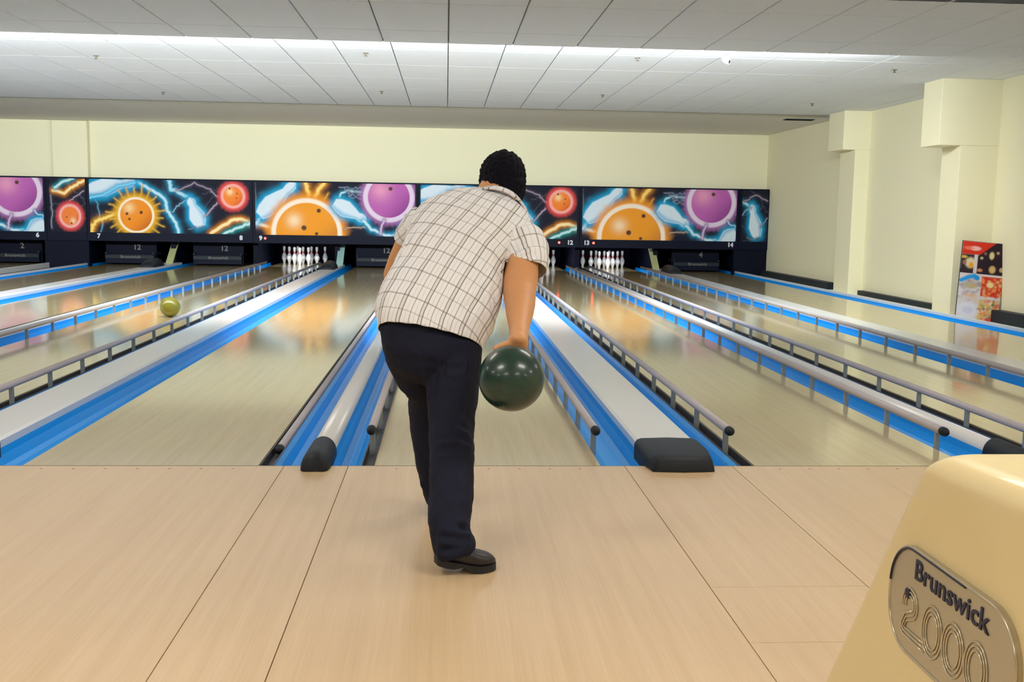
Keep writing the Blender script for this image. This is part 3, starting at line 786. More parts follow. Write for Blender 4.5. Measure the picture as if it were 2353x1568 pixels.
# ------------------------------------------------------------------ bowling balls
def ball_mat(name, c1, c2, rough):
    m = bpy.data.materials.new(name); m.use_nodes = True; nt = m.node_tree; b = nt.nodes['Principled BSDF']
    tc = nt.nodes.new('ShaderNodeTexCoord'); nz = nt.nodes.new('ShaderNodeTexNoise'); nz.inputs['Scale'].default_value = 9; nz.inputs['Detail'].default_value = 4; nz.inputs['Distortion'].default_value = 2
    mx = nt.nodes.new('ShaderNodeMix'); mx.data_type = 'RGBA'; mx.inputs[6].default_value = c1; mx.inputs[7].default_value = c2
    nt.links.new(tc.outputs['Object'], nz.inputs['Vector']); nt.links.new(nz.outputs[0], mx.inputs[0]); nt.links.new(mx.outputs[2], b.inputs['Base Color'])
    b.inputs['Roughness'].default_value = rough; b.inputs['Coat Weight'].default_value = 0.3; b.inputs['Coat Roughness'].default_value = 0.1
    return m


def ball(loc, holes, m, label):
    t = empty('bowling_ball', loc, label, 'bowling ball')
    bm = bmesh.new(); bmesh.ops.create_uvsphere(bm, u_segments=64, v_segments=40, radius=0.1085)
    link('ball_shell', done(bm, 'ball_shell'), m, t, True)
    for d, r in holes:
        d = Vector(d).normalized()
        bm = bmesh.new(); bmesh.ops.create_circle(bm, cap_ends=True, segments=18, radius=r)
        me = done(bm, 'finger_hole'); o = link('finger_hole', me, M['black'], t)
        o.location = d * 0.1087; o.rotation_euler = d.to_track_quat('Z', 'Y').to_euler()
    return t


by = at(391, 728, 6.78)
ball((at(391, 706, 6.75).x, 6.75, 0.1085), [((0.2, 0.3, 0.9), 0.012), ((-0.05, 0.35, 0.9), 0.012), ((0.1, 0.1, 0.95), 0.014)], ball_mat('olive_ball', srgb(104, 104, 22), srgb(122, 120, 32), 0.3), 'olive yellow bowling ball rolling down the left lane')
BALL = at(1175, 870, -1.405)
ball(BALL, [((0.25, 0.75, 0.5), 0.012), ((-0.05, 0.8, 0.5), 0.012)], ball_mat('green_ball', srgb(7, 24, 36), srgb(11, 64, 50), 0.3), 'dark green bowling ball held in the bowler right hand')

# ------------------------------------------------------------------ ball return beside the camera
M['cream'] = mat('hood_cream', srgb(228, 210, 160), 0.32, coat=0.25, noise=((4, 4, 4), 0.02))
M['badge'] = mat('badge_champagne', srgb(184, 174, 150), 0.3, metal=0.35, noise=((6, 6, 6), 0.04))
M['badge_rim'] = mat('badge_rim', srgb(196, 188, 168), 0.22, metal=0.6)
M['badge_line'] = mat('badge_relief', srgb(206, 194, 168), 0.22, metal=0.5)
M['navy'] = mat('badge_navy', srgb(24, 30, 62), 0.4)
HX = 0.90
br = empty('ball_return', (HX, -3.1, 0), 'cream moulded ball return housing with an oval silver badge at the right foreground', 'ball return')


def hood_ring(z, inset=0.0):
    yf = -2.40 - 0.635 * z - inset; yn = -3.85 + 0.1 * z + inset
    xl = 0.690 + 0.028 * z + inset; xr = 1.19 - 0.028 * z - inset
    r = 0.045
    pts = []
    for cx, cy, a0 in ((xr - r, yf - r, 0), (xl + r, yf - r, 90), (xl + r, yn + r, 180), (xr - r, yn + r, 270)):
        for k in range(9):
            a = math.radians(a0 + 90 * k / 8); pts.append((cx + r * math.cos(a) - HX, cy + r * math.sin(a) + 3.1, z))
    return pts


bm = bmesh.new(); rings = []
ZTOP, RB = 0.737, 0.052
levels = [(0.035, 0)] + [(0.035 + (ZTOP - RB - 0.035) * k / 10, 0) for k in range(1, 11)] + [(ZTOP - RB + RB * math.sin(a), RB * (1 - math.cos(a))) for a in [math.radians(x) for x in (12, 24, 36, 48, 58, 68, 77, 84, 89)]] + [(ZTOP + 0.002, 0.16), (ZTOP + 0.003, 0.2)]
for z, ins in levels:
    rings.append([bm.verts.new(p) for p in hood_ring(z, ins)])
for a, b in zip(rings, rings[1:]):
    n = len(a)
    for k in range(n): bm.faces.new((a[k], a[(k + 1) % n], b[(k + 1) % n], b[k]))
bm.faces.new(rings[0][::-1]); bm.faces.new(rings[-1])
for v in bm.verts:      # the lid arches up towards the players' side
    yy = v.co.y - 3.1; q = max(0, min(1, (-2.86 - yy) / 0.5)); v.co.z += 0.045 * (q * q * (3 - 2 * q)) * max(0, v.co.z - 0.3) / (ZTOP - 0.3)
link('hood_shell', done(bm, 'hood_shell'), M['cream'], br, True)
bm = bmesh.new()
lo = [bm.verts.new((x * 1.0, y, 0.0)) for x, y, z in hood_ring(0.0, -0.012)]; hi = [bm.verts.new((x, y, 0.04)) for x, y, z in hood_ring(0.0, -0.012)]
n = len(lo)
for k in range(n): bm.faces.new((lo[k], lo[(k + 1) % n], hi[(k + 1) % n], hi[k]))
bm.faces.new(lo[::-1]); bm.faces.new(hi)
tag(link('base_plinth', done(bm, 'base_plinth'), M['black'], br), 'black base strip')
# badge: local frame  a -> -Y (towards the camera), b -> +Z, normal -> -X
BA = Matrix(((0, 0, -1, 0), (-1, 0, 0, 0), (0, 1, 0, 0), (0, 0, 0, 1)))
by0, bz0 = -3.032, 0.444
badge = bpy.data.objects.new('badge', None)


def rrect(w, h, r, n=10):
    p = []
    for cx, cy, a0 in ((w - r, h - r, 0), (-w + r, h - r, 90), (-w + r, -h + r, 180), (w - r, -h + r, 270)):
        for k in range(n + 1):
            a = math.radians(a0 + 90 * k / n); p.append((cx + r * math.cos(a), cy + r * math.sin(a)))
    return p


def loft_plate(bm, layers):
    rr = []
    for (w, h, r, z) in layers:
        rr.append([bm.verts.new((x, y, z)) for x, y in rrect(w, h, r)])
    for a, b in zip(rr, rr[1:]):
        n = len(a)
        for k in range(n): bm.faces.new((a[k], a[(k + 1) % n], b[(k + 1) % n], b[k]))
    bm.faces.new(rr[-1]); bm.faces.new(rr[0][::-1])


bm = bmesh.new(); loft_plate(bm, [(0.234, 0.106, 0.092, -0.012), (0.234, 0.106, 0.092, 0.004), (0.229, 0.101, 0.088, 0.006)])
badge = link('badge', done(bm, 'badge'), M['badge'], br)
tag(badge, 'rounded champagne-silver badge')
tilt = math.atan(0.028)
badge.matrix_local = Matrix.Translation((0.690 + 0.028 * bz0 - 0.004 - HX, by0 + 3.1, bz0)) @ Matrix.Rotation(tilt, 4, 'Y') @ BA
bm = bmesh.new()
pts = rrect(0.231, 0.103, 0.09, 12); tube_bm(bm, [(x, y, 0.006) for x, y in pts + pts[:1]], 0.0032, 8, False)
link('rim', done(bm, 'rim'), M['badge_rim'], badge, True)
bm = bmesh.new()
pp = [(x, y) for x, y in rrect(0.2285, 0.1005, 0.0875, 12)]
tl = [p for p in pp if p[1] > 0.0 and p[0] < 0.0] + [(0.06, 0.1005), (0.0, 0.1005), (-0.07, 0.1005)]
tl = sorted([p for p in tl], key=lambda p: math.atan2(p[1], p[0] - 0.05))
tube_bm(bm, [(x, y, 0.0085) for x, y in tl], 0.0022, 8)
link('rim_outline', done(bm, 'rim_outline'), M['navy'], badge, True)
me = text_mesh('Brunswick', 0.0545, 0.0012, spacing=1.02, offset=0.0007); me.materials.append(M['navy'])
o = link('lettering', me, None, badge); o.location = (-0.000, 0.066, 0.0072); tag(o, 'navy letters reading the maker name')
# make the line exactly as long as on the badge
xs = [v.co.x for v in me.vertices]; o.scale = (0.272 / (max(xs) - min(xs)), 1, 1); o.location.x = 0.004 - 0.272 * 0


def stroke(path, offs, closed, zz=0.0075):
    bm = bmesh.new(); n = len(path)
    for off in offs:
        q = []
        for i, (x, y) in enumerate(path):
            p0 = path[(i - 1) % n] if (closed or i > 0) else path[i]; p1 = path[(i + 1) % n] if (closed or i < n - 1) else path[i]
            tx, ty = p1[0] - p0[0], p1[1] - p0[1]; l = math.hypot(tx, ty) or 1
            q.append((x - ty / l * off, y + tx / l * off, zz))
        if closed: q.append(q[0])
        tube_bm(bm, q, 0.0017, 6, not closed)
    return bm


offs = (-0.0078, 0.0, 0.0078)
zc = 0.420 - bz0
for yc in (-2.987, -3.066, -3.146):
    cx = -(yc - by0)
    path = [(cx + 0.0305 * math.cos(a), zc + 0.0405 * math.sin(a)) for a in [2 * PI * k / 40 for k in range(40)]]
    link('numeral', done(stroke(path, offs, True), 'numeral'), M['badge_line'], badge, True)
cx = -(-2.893 - by0)
path = [(cx + 0.024 * math.cos(a), zc + 0.0165 + 0.024 * math.sin(a)) for a in [math.radians(200 - 235 * k / 24) for k in range(25)]]
path += [(cx - 0.012, zc - 0.012), (cx - 0.022, zc - 0.030), (cx - 0.024, zc - 0.0385), (cx - 0.014, zc - 0.0405), (cx + 0.03, zc - 0.0405), (cx + 0.07, zc - 0.0405)]
link('numeral', done(stroke(path, offs, False), 'numeral'), M['badge_line'], badge, True)
bm = bmesh.new(); bmesh.ops.create_uvsphere(bm, u_segments=16, v_segments=8, radius=0.011)
for v in bm.verts: v.co.z *= 0.3
o = link('numeral_spot', done(bm, 'numeral_spot'), M['navy'], badge, True); o.location = (cx - 0.012, zc + 0.036, 0.008)

# ------------------------------------------------------------------ menu board leaning on the near pillar
def art_menu(U, V):
    i = np.zeros(U.shape + (3,)); i[:] = np.array(srgb(206, 200, 206)[:3])
    rs = np.random.RandomState(4)

    def blob(u, v, r, c, a=1.0, ry=None):
        ry = ry or r
        mixc(i, c, smooth(1.25, 0.6, np.sqrt(((U - u) / r) ** 2 + ((V - v) / ry) ** 2)) * a)

    def rect(u0, u1, v0, v1, c):
        mixc(i, c, smooth(u0 - .01, u0 + .01, U) * smooth(u1 + .01, u1 - .01, U) * smooth(v0 - .006, v0 + .006, V) * smooth(v1 + .006, v1 - .006, V))
    rect(0.0, 1.0, 0.0, 0.165, (206, 52, 36))
    mixc(i, (46, 34, 44), smooth(-0.02, 0.02, (U - 0.40) - (0.17 - V) * 2.2) * (V < 0.40))
    rect(0.38, 1.0, 0.165, 0.40, (44, 32, 42))
    rect(0.0, 0.30, 0.165, 0.39, (54, 44, 48)); rect(0.30, 0.38, 0.165, 0.40, (205, 196, 200))
    blob(0.30, 0.085, 0.14, (236, 190, 186), .9, 0.03); blob(0.15, 0.085, 0.12, (226, 120, 96), .8, 0.025)
    for (u, v, r, ry, c) in ((0.70, 0.16, .06, .05, (214, 200, 150)), (0.84, 0.12, .04, .02, (170, 150, 120)), (0.74, 0.335, .08, .05, (206, 176, 116)), (0.47, 0.20, .04, .02, (176, 170, 130)), (0.45, 0.355, .07, .022, (196, 132, 96)), (0.95, 0.33, .05, .03, (190, 160, 120)), (0.55, 0.14, .04, .02, (130, 96, 84)),
                            (0.22, 0.27, .13, .07, (214, 200, 168)), (0.24, 0.30, .06, .04, (222, 152, 40)), (0.06, 0.20, .08, .02, (206, 170, 70)), (0.08, 0.27, .05, .03, (150, 110, 90))):
        blob(u, v, r, c, .95, ry)
    rect(0.52, 1.0, 0.43, 0.68, (198, 64, 44))
    for k in range(60):
        u, v = rs.uniform(.54, 1), rs.uniform(.44, .68); blob(u, v, rs.uniform(.02, .05), [(214, 66, 44), (226, 140, 80), (190, 90, 60), (222, 170, 120), (200, 40, 34)][rs.randint(5)], .8, rs.uniform(.012, .03))
    blob(0.73, 0.53, .09, (232, 206, 150), 1, .04)
    rect(0.52, 1.0, 0.72, 1.0, (206, 178, 150))
    for k in range(70):
        u, v = rs.uniform(.5, .98), rs.uniform(.73, .99); blob(u, v, rs.uniform(.02, .06), [(150, 160, 110), (216, 178, 84), (222, 140, 60), (206, 110, 90), (90, 104, 84), (226, 214, 190)][rs.randint(6)], .8, rs.uniform(.012, .03))
    blob(0.78, 0.97, .12, (206, 70, 56), .9, .03)
    for k in range(40):
        u, v = rs.uniform(0, .5), rs.uniform(.44, .78); blob(u, v, rs.uniform(.03, .08), [(190, 184, 196), (168, 158, 176), (206, 190, 176), (214, 208, 222), (150, 130, 140)][rs.randint(5)], .7, rs.uniform(.015, .04))
    blob(0.27, 0.55, .2, (168, 166, 150), .9, .05); blob(0.3, 0.56, .08, (196, 164, 110), .9, .025)
    mixc(i, (44, 150, 226), smooth(.035, .015, seg_dist(U * .5, V, [(0.02, 0.50), (0.10, 0.455), (0.17, 0.43), (0.21, 0.465)])))
    blob(0.4, .45, .07, (30, 140, 224), .95, .03)
    blob(0.24, 0.87, .26, (212, 216, 236), .95, .11); blob(0.27, 0.87, .14, (188, 194, 226), .7, .05)
    blob(0.3, 0.68, .16, (216, 176, 140), .7, .03)
    return i


pm = empty('menu_board', (6.335, 7.62, -0.05), 'printed food poster board leaning against the near cream pillar', 'poster')
pm.rotation_euler = (math.radians(-7), math.radians(4.5), math.radians(-8))
box('board', -0.262, 0.262, 0.004, 0.022, 0.0, 0.985, M['base'], pm, bev=0.003)
s = sheet('print', 0.516, 0.975, 90, 160, art_menu, 1.0, 1.0, pm); s.location = (0, 0.002, 0.005)

# ------------------------------------------------------------------ small ceiling fittings
SPR = [(-4.27, 7.87, 'sprinkler head nearest the left edge, close to the ceiling step'), (-1.11, 7.13, 'sprinkler head above the bowler, close to the ceiling step'), (-4.49, 11.58, 'sprinkler head at left in the middle of the tile ceiling'), (-1.16, 10.79, 'sprinkler head in the middle of the tile ceiling above the bowler'), (1.90, 6.97, 'sprinkler head left of the white ceiling spot'), (5.0, 7.36, 'sprinkler head at right, close to the ceiling step'), (2.05, 10.58, 'sprinkler head right of the bowler, mid tile ceiling'), (5.34, 11.07, 'sprinkler head furthest right, near the black vent')]
for x, y, lab in SPR:
    t = empty('sprinkler_head', (x, y, ZB), lab, 'sprinkler', 'ceiling sprinkler heads'); t.scale = (.7, .7, .7)
    link('rosette', done(lathe_bm([(0.045, 0), (0.04, -0.008), (0.015, -0.012), (0, -0.012)], 16), 'rosette'), M['brass'], t, True)
    link('nozzle', done(lathe_bm([(0.012, -0.01), (0.012, -0.04), (0.03, -0.045), (0.03, -0.049), (0, -0.05)], 12), 'nozzle'), M['brass'], t, True)
t = empty('ceiling_spot', (2.82, 6.75, ZB), 'small white spot fitting on the tile ceiling at right', 'spotlight'); t.scale = (.62, .62, .62)
link('mount', done(lathe_bm([(0.06, 0), (0.06, -0.02), (0.04, -0.035), (0, -0.035)], 16), 'mount'), M['fixture'], t, True)
bm = bmesh.new(); tube_bm(bm, [(-0.02, 0.02, -0.05), (0.02, -0.03, -0.07), (0.07, -0.08, -0.09)], [0.03, 0.045, 0.05], 14)
link('lamp_head', done(bm, 'lamp_head'), M['fixture'], t, True)
bm = bmesh.new(); tube_bm(bm, [(0.069, -0.079, -0.0895), (0.073, -0.083, -0.091)], 0.032, 14); link('lens', done(bm, 'lens'), M['black'], t)
t = empty('ceiling_vent', (6.05, 13.75, ZB + 0.012), 'narrow black slot vent in the plain ceiling strip at right', 'vent')
box('frame', -0.26, 0.26, -0.10, 0.10, -0.008, 0.0, M['base'], t)
for k in range(4): box('slat', -0.25, 0.25, -0.08 + 0.045 * k, -0.06 + 0.045 * k, -0.014, -0.006, M['dark'], t)

# ------------------------------------------------------------------ the bowler
M['skin'] = mat('skin', srgb(206, 150, 104), 0.5, spec=0.4, noise=((9, 9, 9), 0.08), bump=(120, 0.05))
M['hair'] = mat('hair_black', srgb(15, 16, 30), 0.75, spec=0.15, bump=(260, 0.9))
M['jeans'] = mat('jeans_navy', srgb(23, 27, 46), 0.8, spec=0.2, noise=((7, 7, 7), 0.22), bump=(300, 0.15))
M['shoe'] = mat('shoe_brown', srgb(30, 25, 34), 0.42, noise=((14, 14, 14), 0.2))
M['sole'] = mat('shoe_sole', srgb(20, 20, 30), 0.6)
M['eye'] = mat('eye_white', srgb(225, 222, 215), 0.2)
M['iris'] = mat('iris_brown', srgb(50, 32, 20), 0.2)
M['lip'] = mat('lips', srgb(160, 92, 76), 0.5)


def edges_to_rings(rows):
    """rows (xL,yL,xR,yR,Y,depth): left and right edge of a limb at one station -> centre, side axis, depth axis"""
    st = []
    for xl, yl, xr, yr, Y, dv in rows:
        a, b = at(xl, yl, Y), at(xr, yr, Y); st.append([(a + b) / 2, (b - a) / 2, dv])
    out = []
    for i, (c, s, dv) in enumerate(st):
        t = (st[min(i + 1, len(st) - 1)][0] - st[max(i - 1, 0)][0]).normalized()
        d = s.cross(t)
        d = d.normalized() * dv
        out.append((c, s, d))
    return out


def ring_loft(bm, rings, seg=28, power=2.0):
    vs = []
    for c, s, d in rings:
        r = []
        for k in range(seg):
            a = 2 * PI * k / seg; ca, sa = math.cos(a), math.sin(a)
            e = 2.0 / power
            r.append(bm.verts.new(c + s * math.copysign(abs(ca) ** e, ca) + d * math.copysign(abs(sa) ** e, sa)))
        vs.append(r)
    for a, b in zip(vs, vs[1:]):
        for k in range(seg): bm.faces.new((a[k], a[(k + 1) % seg], b[(k + 1) % seg], b[k]))
    bm.faces.new(vs[0][::-1]); bm.faces.new(vs[-1])


def ellipsoid(bm, c, ax, ay, az, seg=28):
    """axes are vectors"""
    r = bmesh.ops.create_uvsphere(bm, u_segments=seg, v_segments=seg // 2, radius=1)
    for v in r['verts']:
        v.co = Vector(c) + Vector(ax) * v.co.x + Vector(ay) * v.co.y + Vector(az) * v.co.z


def fuse(name, bm, voxel, m, parent, smooth_it=4, tex=None):
    """one continuous skin over overlapping closed shapes"""
    bmesh.ops.recalc_face_normals(bm, faces=bm.faces)
    me = bpy.data.meshes.new(name); bm.to_mesh(me); bm.free()
    o = bpy.data.objects.new(name, me); COL.objects.link(o)
    r = o.modifiers.new('r', 'REMESH'); r.mode = 'VOXEL'; r.voxel_size = voxel
    s = o.modifiers.new('s', 'SMOOTH'); s.factor = 0.5; s.iterations = smooth_it
    if tex:
        t = bpy.data.textures.new(name, 'CLOUDS'); t.noise_scale = tex[0]; t.noise_depth = 2
        d = o.modifiers.new('d', 'DISPLACE'); d.texture = t; d.strength = tex[1]; d.mid_level = 0.5; d.texture_coords = 'LOCAL'
    bake(o)
    o.data.materials.clear(); o.data.materials.append(m)
    o.data.polygons.foreach_set('use_smooth', [True] * len(o.data.polygons))
    o.parent = parent
    return o


person = empty('person', (0, 0, 0), 'person seen from behind, checked shirt and dark jeans, swinging a green ball', 'person')

TORSO = [(876, 800, 1098, 850, -1.07, .140), (870, 770, 1102, 822, -1.06, .146), (866, 745, 1110, 797, -1.05, .15), (861, 705, 1132, 762, -1.02, .156), (876, 655, 1150, 704, -.97, .158), (905, 612, 1156, 650, -.91, .155), (928, 562, 1172, 602, -.86, .148), (942, 514, 1212, 556, -.80, .134), (962, 482, 1222, 520, -.745, .11), (1005, 457, 1205, 494, -.695, .085), (1062, 446, 1186, 474, -.66, .062)]
SL_R = [(1130, 560, 1215, 512, -.79, .085), (1148, 575, 1248, 530, -.82, .085), (1160, 592, 1261, 565, -.85, .08), (1166, 606, 1262, 605, -.885, .075), (1172, 616, 1252, 640, -.91, .068)]
SL_L = [(948, 476, 1002, 546, -.76, .078), (928, 501, 974, 550, -.74, .074), (914, 522, 952, 556, -.72, .068), (905, 542, 938, 562, -.705, .058)]
ARM_R = [(1176, 540, 1232, 535, -.83, .05), (1164, 585, 1238, 585, -.87, .055), (1157, 630, 1237, 635, -.93, .056), (1155, 670, 1232, 672, -.99, .055), (1160, 702, 1230, 702, -1.06, .052), (1164, 730, 1224, 730, -1.14, .044), (1170, 756, 1216, 754, -1.23, .034), (1170, 778, 1214, 776, -1.30, .028), (1164, 792, 1214, 790, -1.345, .026)]
ARM_L = [(948, 508, 988, 538, -.745, .045), (912, 545, 946, 560, -.71, .046), (894, 588, 934, 600, -.69, .045), (882, 624, 926, 638, -.665, .043), (885, 648, 926, 655, -.60, .041), (900, 652, 934, 658, -.50, .036), (914, 646, 940, 652, -.40, .027)]
LEG_R = [(978, 772, 1110, 788, -1.05, .118), (976, 850, 1105, 850, -1.07, .112), (982, 930, 1097, 930, -1.12, .1), (985, 985, 1089, 985, -1.18, .09), (984, 1015, 1088, 1012, -1.21, .09), (986, 1035, 1090, 1032, -1.235, .09), (988, 1090, 1090, 1090, -1.29, .085), (985, 1150, 1089, 1150, -1.35, .085), (983, 1195, 1082, 1192, -1.39, .085), (987, 1225, 1080, 1215, -1.415, .088), (991, 1248, 1092, 1236, -1.43, .09), (997, 1272, 1094, 1254, -1.44, .09), (1003, 1292, 1088, 1270, -1.445, .086)]
LEG_L = [(872, 758, 1010, 775, -1.03, .118), (882, 815, 1008, 820, -1.0, .115), (908, 860, 1010, 862, -.95, .105), (934, 888, 1012, 888, -.91, .095), (939, 905, 1014, 905, -.89, .092), (938, 935, 1015, 935, -.865, .088), (945, 1000, 1018, 1000, -.83, .085), (957, 1075, 1026, 1072, -.80, .08), (966, 1110, 1032, 1106, -.79, .08), (974, 1135, 1038, 1130, -.785, .08), (985, 1164, 1042, 1158, -.78, .078)]

# -- skin: head, neck, arms with hands, and the body under the clothes, one surface
bm = bmesh.new()


def shrink(rows, k):
    out = []
    for xl, yl, xr, yr, Y, d in rows:
        mx, my = (xl + xr) / 2, (yl + yr) / 2
        out.append((mx + (xl - mx) * k, my + (yl - my) * k, mx + (xr - mx) * k, my + (yr - my) * k, Y, d * k))
    return out


ring_loft(bm, edges_to_rings(shrink(TORSO[2:], 0.82)))
ring_loft(bm, edges_to_rings(ARM_R)); ring_loft(bm, edges_to_rings(ARM_L))
ring_loft(bm, edges_to_rings(shrink(LEG_R, 0.72))); ring_loft(bm, edges_to_rings(shrink(LEG_L, 0.72)))
ring_loft(bm, edges_to_rings([(1082, 470, 1182, 492, -.68, .06), (1090, 448, 1188, 462, -.635, .058), (1102, 425, 1196, 436, -.59, .06), (1110, 405, 1198, 412, -.56, .06)]))
HC = at(1154, 416, -.545)                      # middle of the skull
# head frame: looks down the lane, chin tucked, leaning a little to the right
hr = Vector((1, 0.05, -0.06)).normalized(); hf = Vector((-0.05, 1, -0.30)); hf = (hf - hr * hf.dot(hr)).normalized(); hu = hr.cross(hf)
HP = lambda x, y, z: HC + hr * x + hf * y + hu * z
ellipsoid(bm, HC, hr * .076, hf * .097, hu * .098)
ellipsoid(bm, HP(0, .022, -.058), hr * .064, hf * .072, hu * .078)          # jaw and face
ellipsoid(bm, HP(0, .075, -.118), hr * .03, hf * .022, hu * .022)           # chin
ellipsoid(bm, HP(0, .104, -.045), hr * .012, hf * .018, hu * .028); ellipsoid(bm, HP(0, .112, -.062), hr * .017, hf * .016, hu * .011)   # nose
ellipsoid(bm, HP(0, .086, .004), hr * .055, hf * .016, hu * .012)           # brow
for s in (-1, 1):
    ellipsoid(bm, HP(s * .04, .078, -.05), hr * .022, hf * .018, hu * .022)  # cheek
    ellipsoid(bm, HP(s * .079, .0, -.035), hr * .010, hf * .021 - hr * s * .008, hu * .033)   # ear
    ellipsoid(bm, HP(s * .077, .008, -.058), hr * .009, hf * .012, hu * .013)
# right hand around the ball
WR = at(1192, 777, -1.30); BC = BALL; RB_ = 0.1085
e0 = (WR - BC).normalized(); e1 = Vector((0.05, 1, 0)); e1 = (e1 - e0 * e1.dot(e0)).normalized(); e2 = e0.cross(e1)   # e2 points sideways


def onball(polar, side, lift):
    """polar: angle from the wrist direction towards the far side; side: sideways angle"""
    d = e0 * math.cos(polar) + e1 * math.sin(polar)
    d = (d * math.cos(side) + e2 * math.sin(side)).normalized()
    return BC + d * (RB_ + lift)


def finger(pts, rads):
    tube_bm(bm, pts, rads, 10)


rg = math.radians
palm = []
for p, hw, th, lf in ((-14, .030, .020, .020), (2, .039, .018, .018), (18, .043, .016, .016), (34, .042, .014, .014), (44, .039, .011, .011)):
    c = onball(rg(p), 0, lf); nrm = (c - BC).normalized(); palm.append((c, e2 * hw, nrm * th))
ring_loft(bm, palm, 20)
c_ = onball(rg(-6), 0, .026); ellipsoid(bm, c_, e2 * .036, e1 * .045, e0 * .024)
c_ = (WR + onball(rg(-12), 0, .03)) / 2; ellipsoid(bm, c_, e2 * .031, e1 * .032, e0 * .032)
side_dir = 1 if e2.x > 0 else -1
for q, (sd, ln) in enumerate(((-0.26, 1.0), (-0.09, 1.12), (0.09, 1.05), (0.26, .84))):
    an = [rg(36), rg(36 + 18 * ln), rg(36 + 36 * ln), rg(36 + 50 * ln)]
    finger([onball(a, sd * (1 + 0.05 * i), .011 - .0015 * i) for i, a in enumerate(an)], [.0105, .010, .009, .0072])
finger([onball(rg(-6), -side_dir * 0.12, .018), onball(rg(-8), -side_dir * .34, .015), onball(rg(-8), -side_dir * .54, .011), onball(rg(-6), -side_dir * .70, .008)], [.014, .0125, .011, .009])
# left hand, relaxed, in front of the body
WL = at(927, 649, -.40); f1 = Vector((0.25, 1, 0.02)).normalized(); f2 = Vector((1, -.25, 0)).normalized(); f3 = f2.cross(f1)
if f3.z < 0: f3 = -f3
ring_loft(bm, [(WL - f1 * .01, f2 * .026, f3 * .02), (WL + f1 * .03, f2 * .036, f3 * .018), (WL + f1 * .065, f2 * .041, f3 * .016), (WL + f1 * .095, f2 * .038, f3 * .012)], 20)
for sd, ln in ((-.028, .9), (-.009, 1.1), (.01, 1.03), (.028, .82)):
    b = WL + f1 * .085 + f2 * sd
    finger([b, b + f1 * .034 * ln - f3 * .006, b + f1 * .06 * ln - f3 * .022, b + f1 * .074 * ln - f3 * .04], [.0105, .0095, .009, .0075])
b = WL + f1 * .02 + f2 * .026
finger([b, b + f2 * .022 + f1 * .022 - f3 * .006, b + f2 * .034 + f1 * .048 - f3 * .012, b + f2 * .036 + f1 * .072 - f3 * .02], [.014, .012, .0105, .009])
body = fuse('body', bm, 0.0048, M['skin'], person, 5)
for s in (-1, 1):
    bm = bmesh.new(); ellipsoid(bm, HP(s * .031, .0835, -.022), hr * .0125, hf * .0115, hu * .0115, 16)
    e = link('eye', done(bm, 'eye'), M['eye'], person, True)
    bm = bmesh.new(); ellipsoid(bm, HP(s * .031, .0935, -.022), hr * .0055, hf * .003, hu * .0055, 12)
    link('iris', done(bm, 'iris'), M['iris'], e, True)
    bm = bmesh.new(); ellipsoid(bm, HP(s * .032, .096, .006), hr * .02, hf * .005, hu * .004, 12)
    link('eyebrow', done(bm, 'eyebrow'), M['hair'], person, True)
bm = bmesh.new(); ellipsoid(bm, HP(0, .092, -.092), hr * .023, hf * .006, hu * .004, 14); ellipsoid(bm, HP(0, .090, -.099), hr * .019, hf * .006, hu * .004, 14)
link('mouth', done(bm, 'mouth'), M['lip'], person, True)

# -- hair: a cap over the skull down to the nape, ruffled on top
bm = bmesh.new()
ellipsoid(bm, HP(0, -.012, .010), hr * .094, hf * .106, hu * .108, 40)
ellipsoid(bm, HP(0, -.036, -.040), hr * .091, hf * .080, hu * .085, 32)
ellipsoid(bm, HP(0, -.045, -.082), hr * .080, hf * .062, hu * .074, 24)
ellipsoid(bm, HP(0.004, .0, .070), hr * .074, hf * .070, hu * .050, 24)
ellipsoid(bm, HP(0.0, -.01, .108), hr * .020, hf * .02, hu * .024, 16)
ellipsoid(bm, HP(0.045, .0, .095), hr * .020, hf * .02, hu * .022, 16)
ellipsoid(bm, HP(-0.025, .01, .100), hr * .022, hf * .02, hu * .018, 16)
hair = fuse('hair', bm, 0.005, M['hair'], person, 2, (0.014, 0.016))
# keep the face free of hair
bmh = bmesh.new(); bmh.from_mesh(hair.data)
kill = [v for v in bmh.verts if (v.co - HC).dot(hf) > 0.045 and (v.co - HC).dot(hu) < 0.052]
bmesh.ops.delete(bmh, geom=kill, context='VERTS'); bmh.to_mesh(hair.data); bmh.free()

# -- trousers
bm = bmesh.new()
ring_loft(bm, edges_to_rings(LEG_R)); ring_loft(bm, edges_to_rings(LEG_L))
ring_loft(bm, edges_to_rings([(876, 722, 1100, 772, -1.04, .125), (872, 752, 1108, 795, -1.045, .135), (876, 790, 1107, 815, -1.05, .135), (890, 826, 1100, 845, -1.04, .118), (925, 858, 1075, 868, -1.02, .08)]))
jeans = fuse('trousers', bm, 0.0075, M['jeans'], person, 4, (0.055, 0.010))
# folds: behind the knee, at the ankle, under the seat
me = jeans.data; n = len(me.vertices); co = np.empty(n * 3); me.vertices.foreach_get('co', co); co = co.reshape(-1, 3)
no = np.empty(n * 3); me.vertex_normals.foreach_get('vector', no); no = no.reshape(-1, 3)


def fold(p, dirv, width, length, depth):
    """a crease through p running along dirv"""
    global co
    p = np.array(p); dirv = np.array(Vector(dirv).normalized())
    d = co - p; along = d @ dirv; perp = np.linalg.norm(d - along[:, None] * dirv, axis=1)
    up_ = np.sign(d[:, 2])
    k = np.exp(-(perp / width) ** 2) * np.exp(-(along / length) ** 2)
    ridge = np.exp(-((perp - width * 1.9) / width) ** 2) * np.exp(-(along / length) ** 2)
    co = co + no * (ridge * depth * 0.7 - k * depth)[:, None]


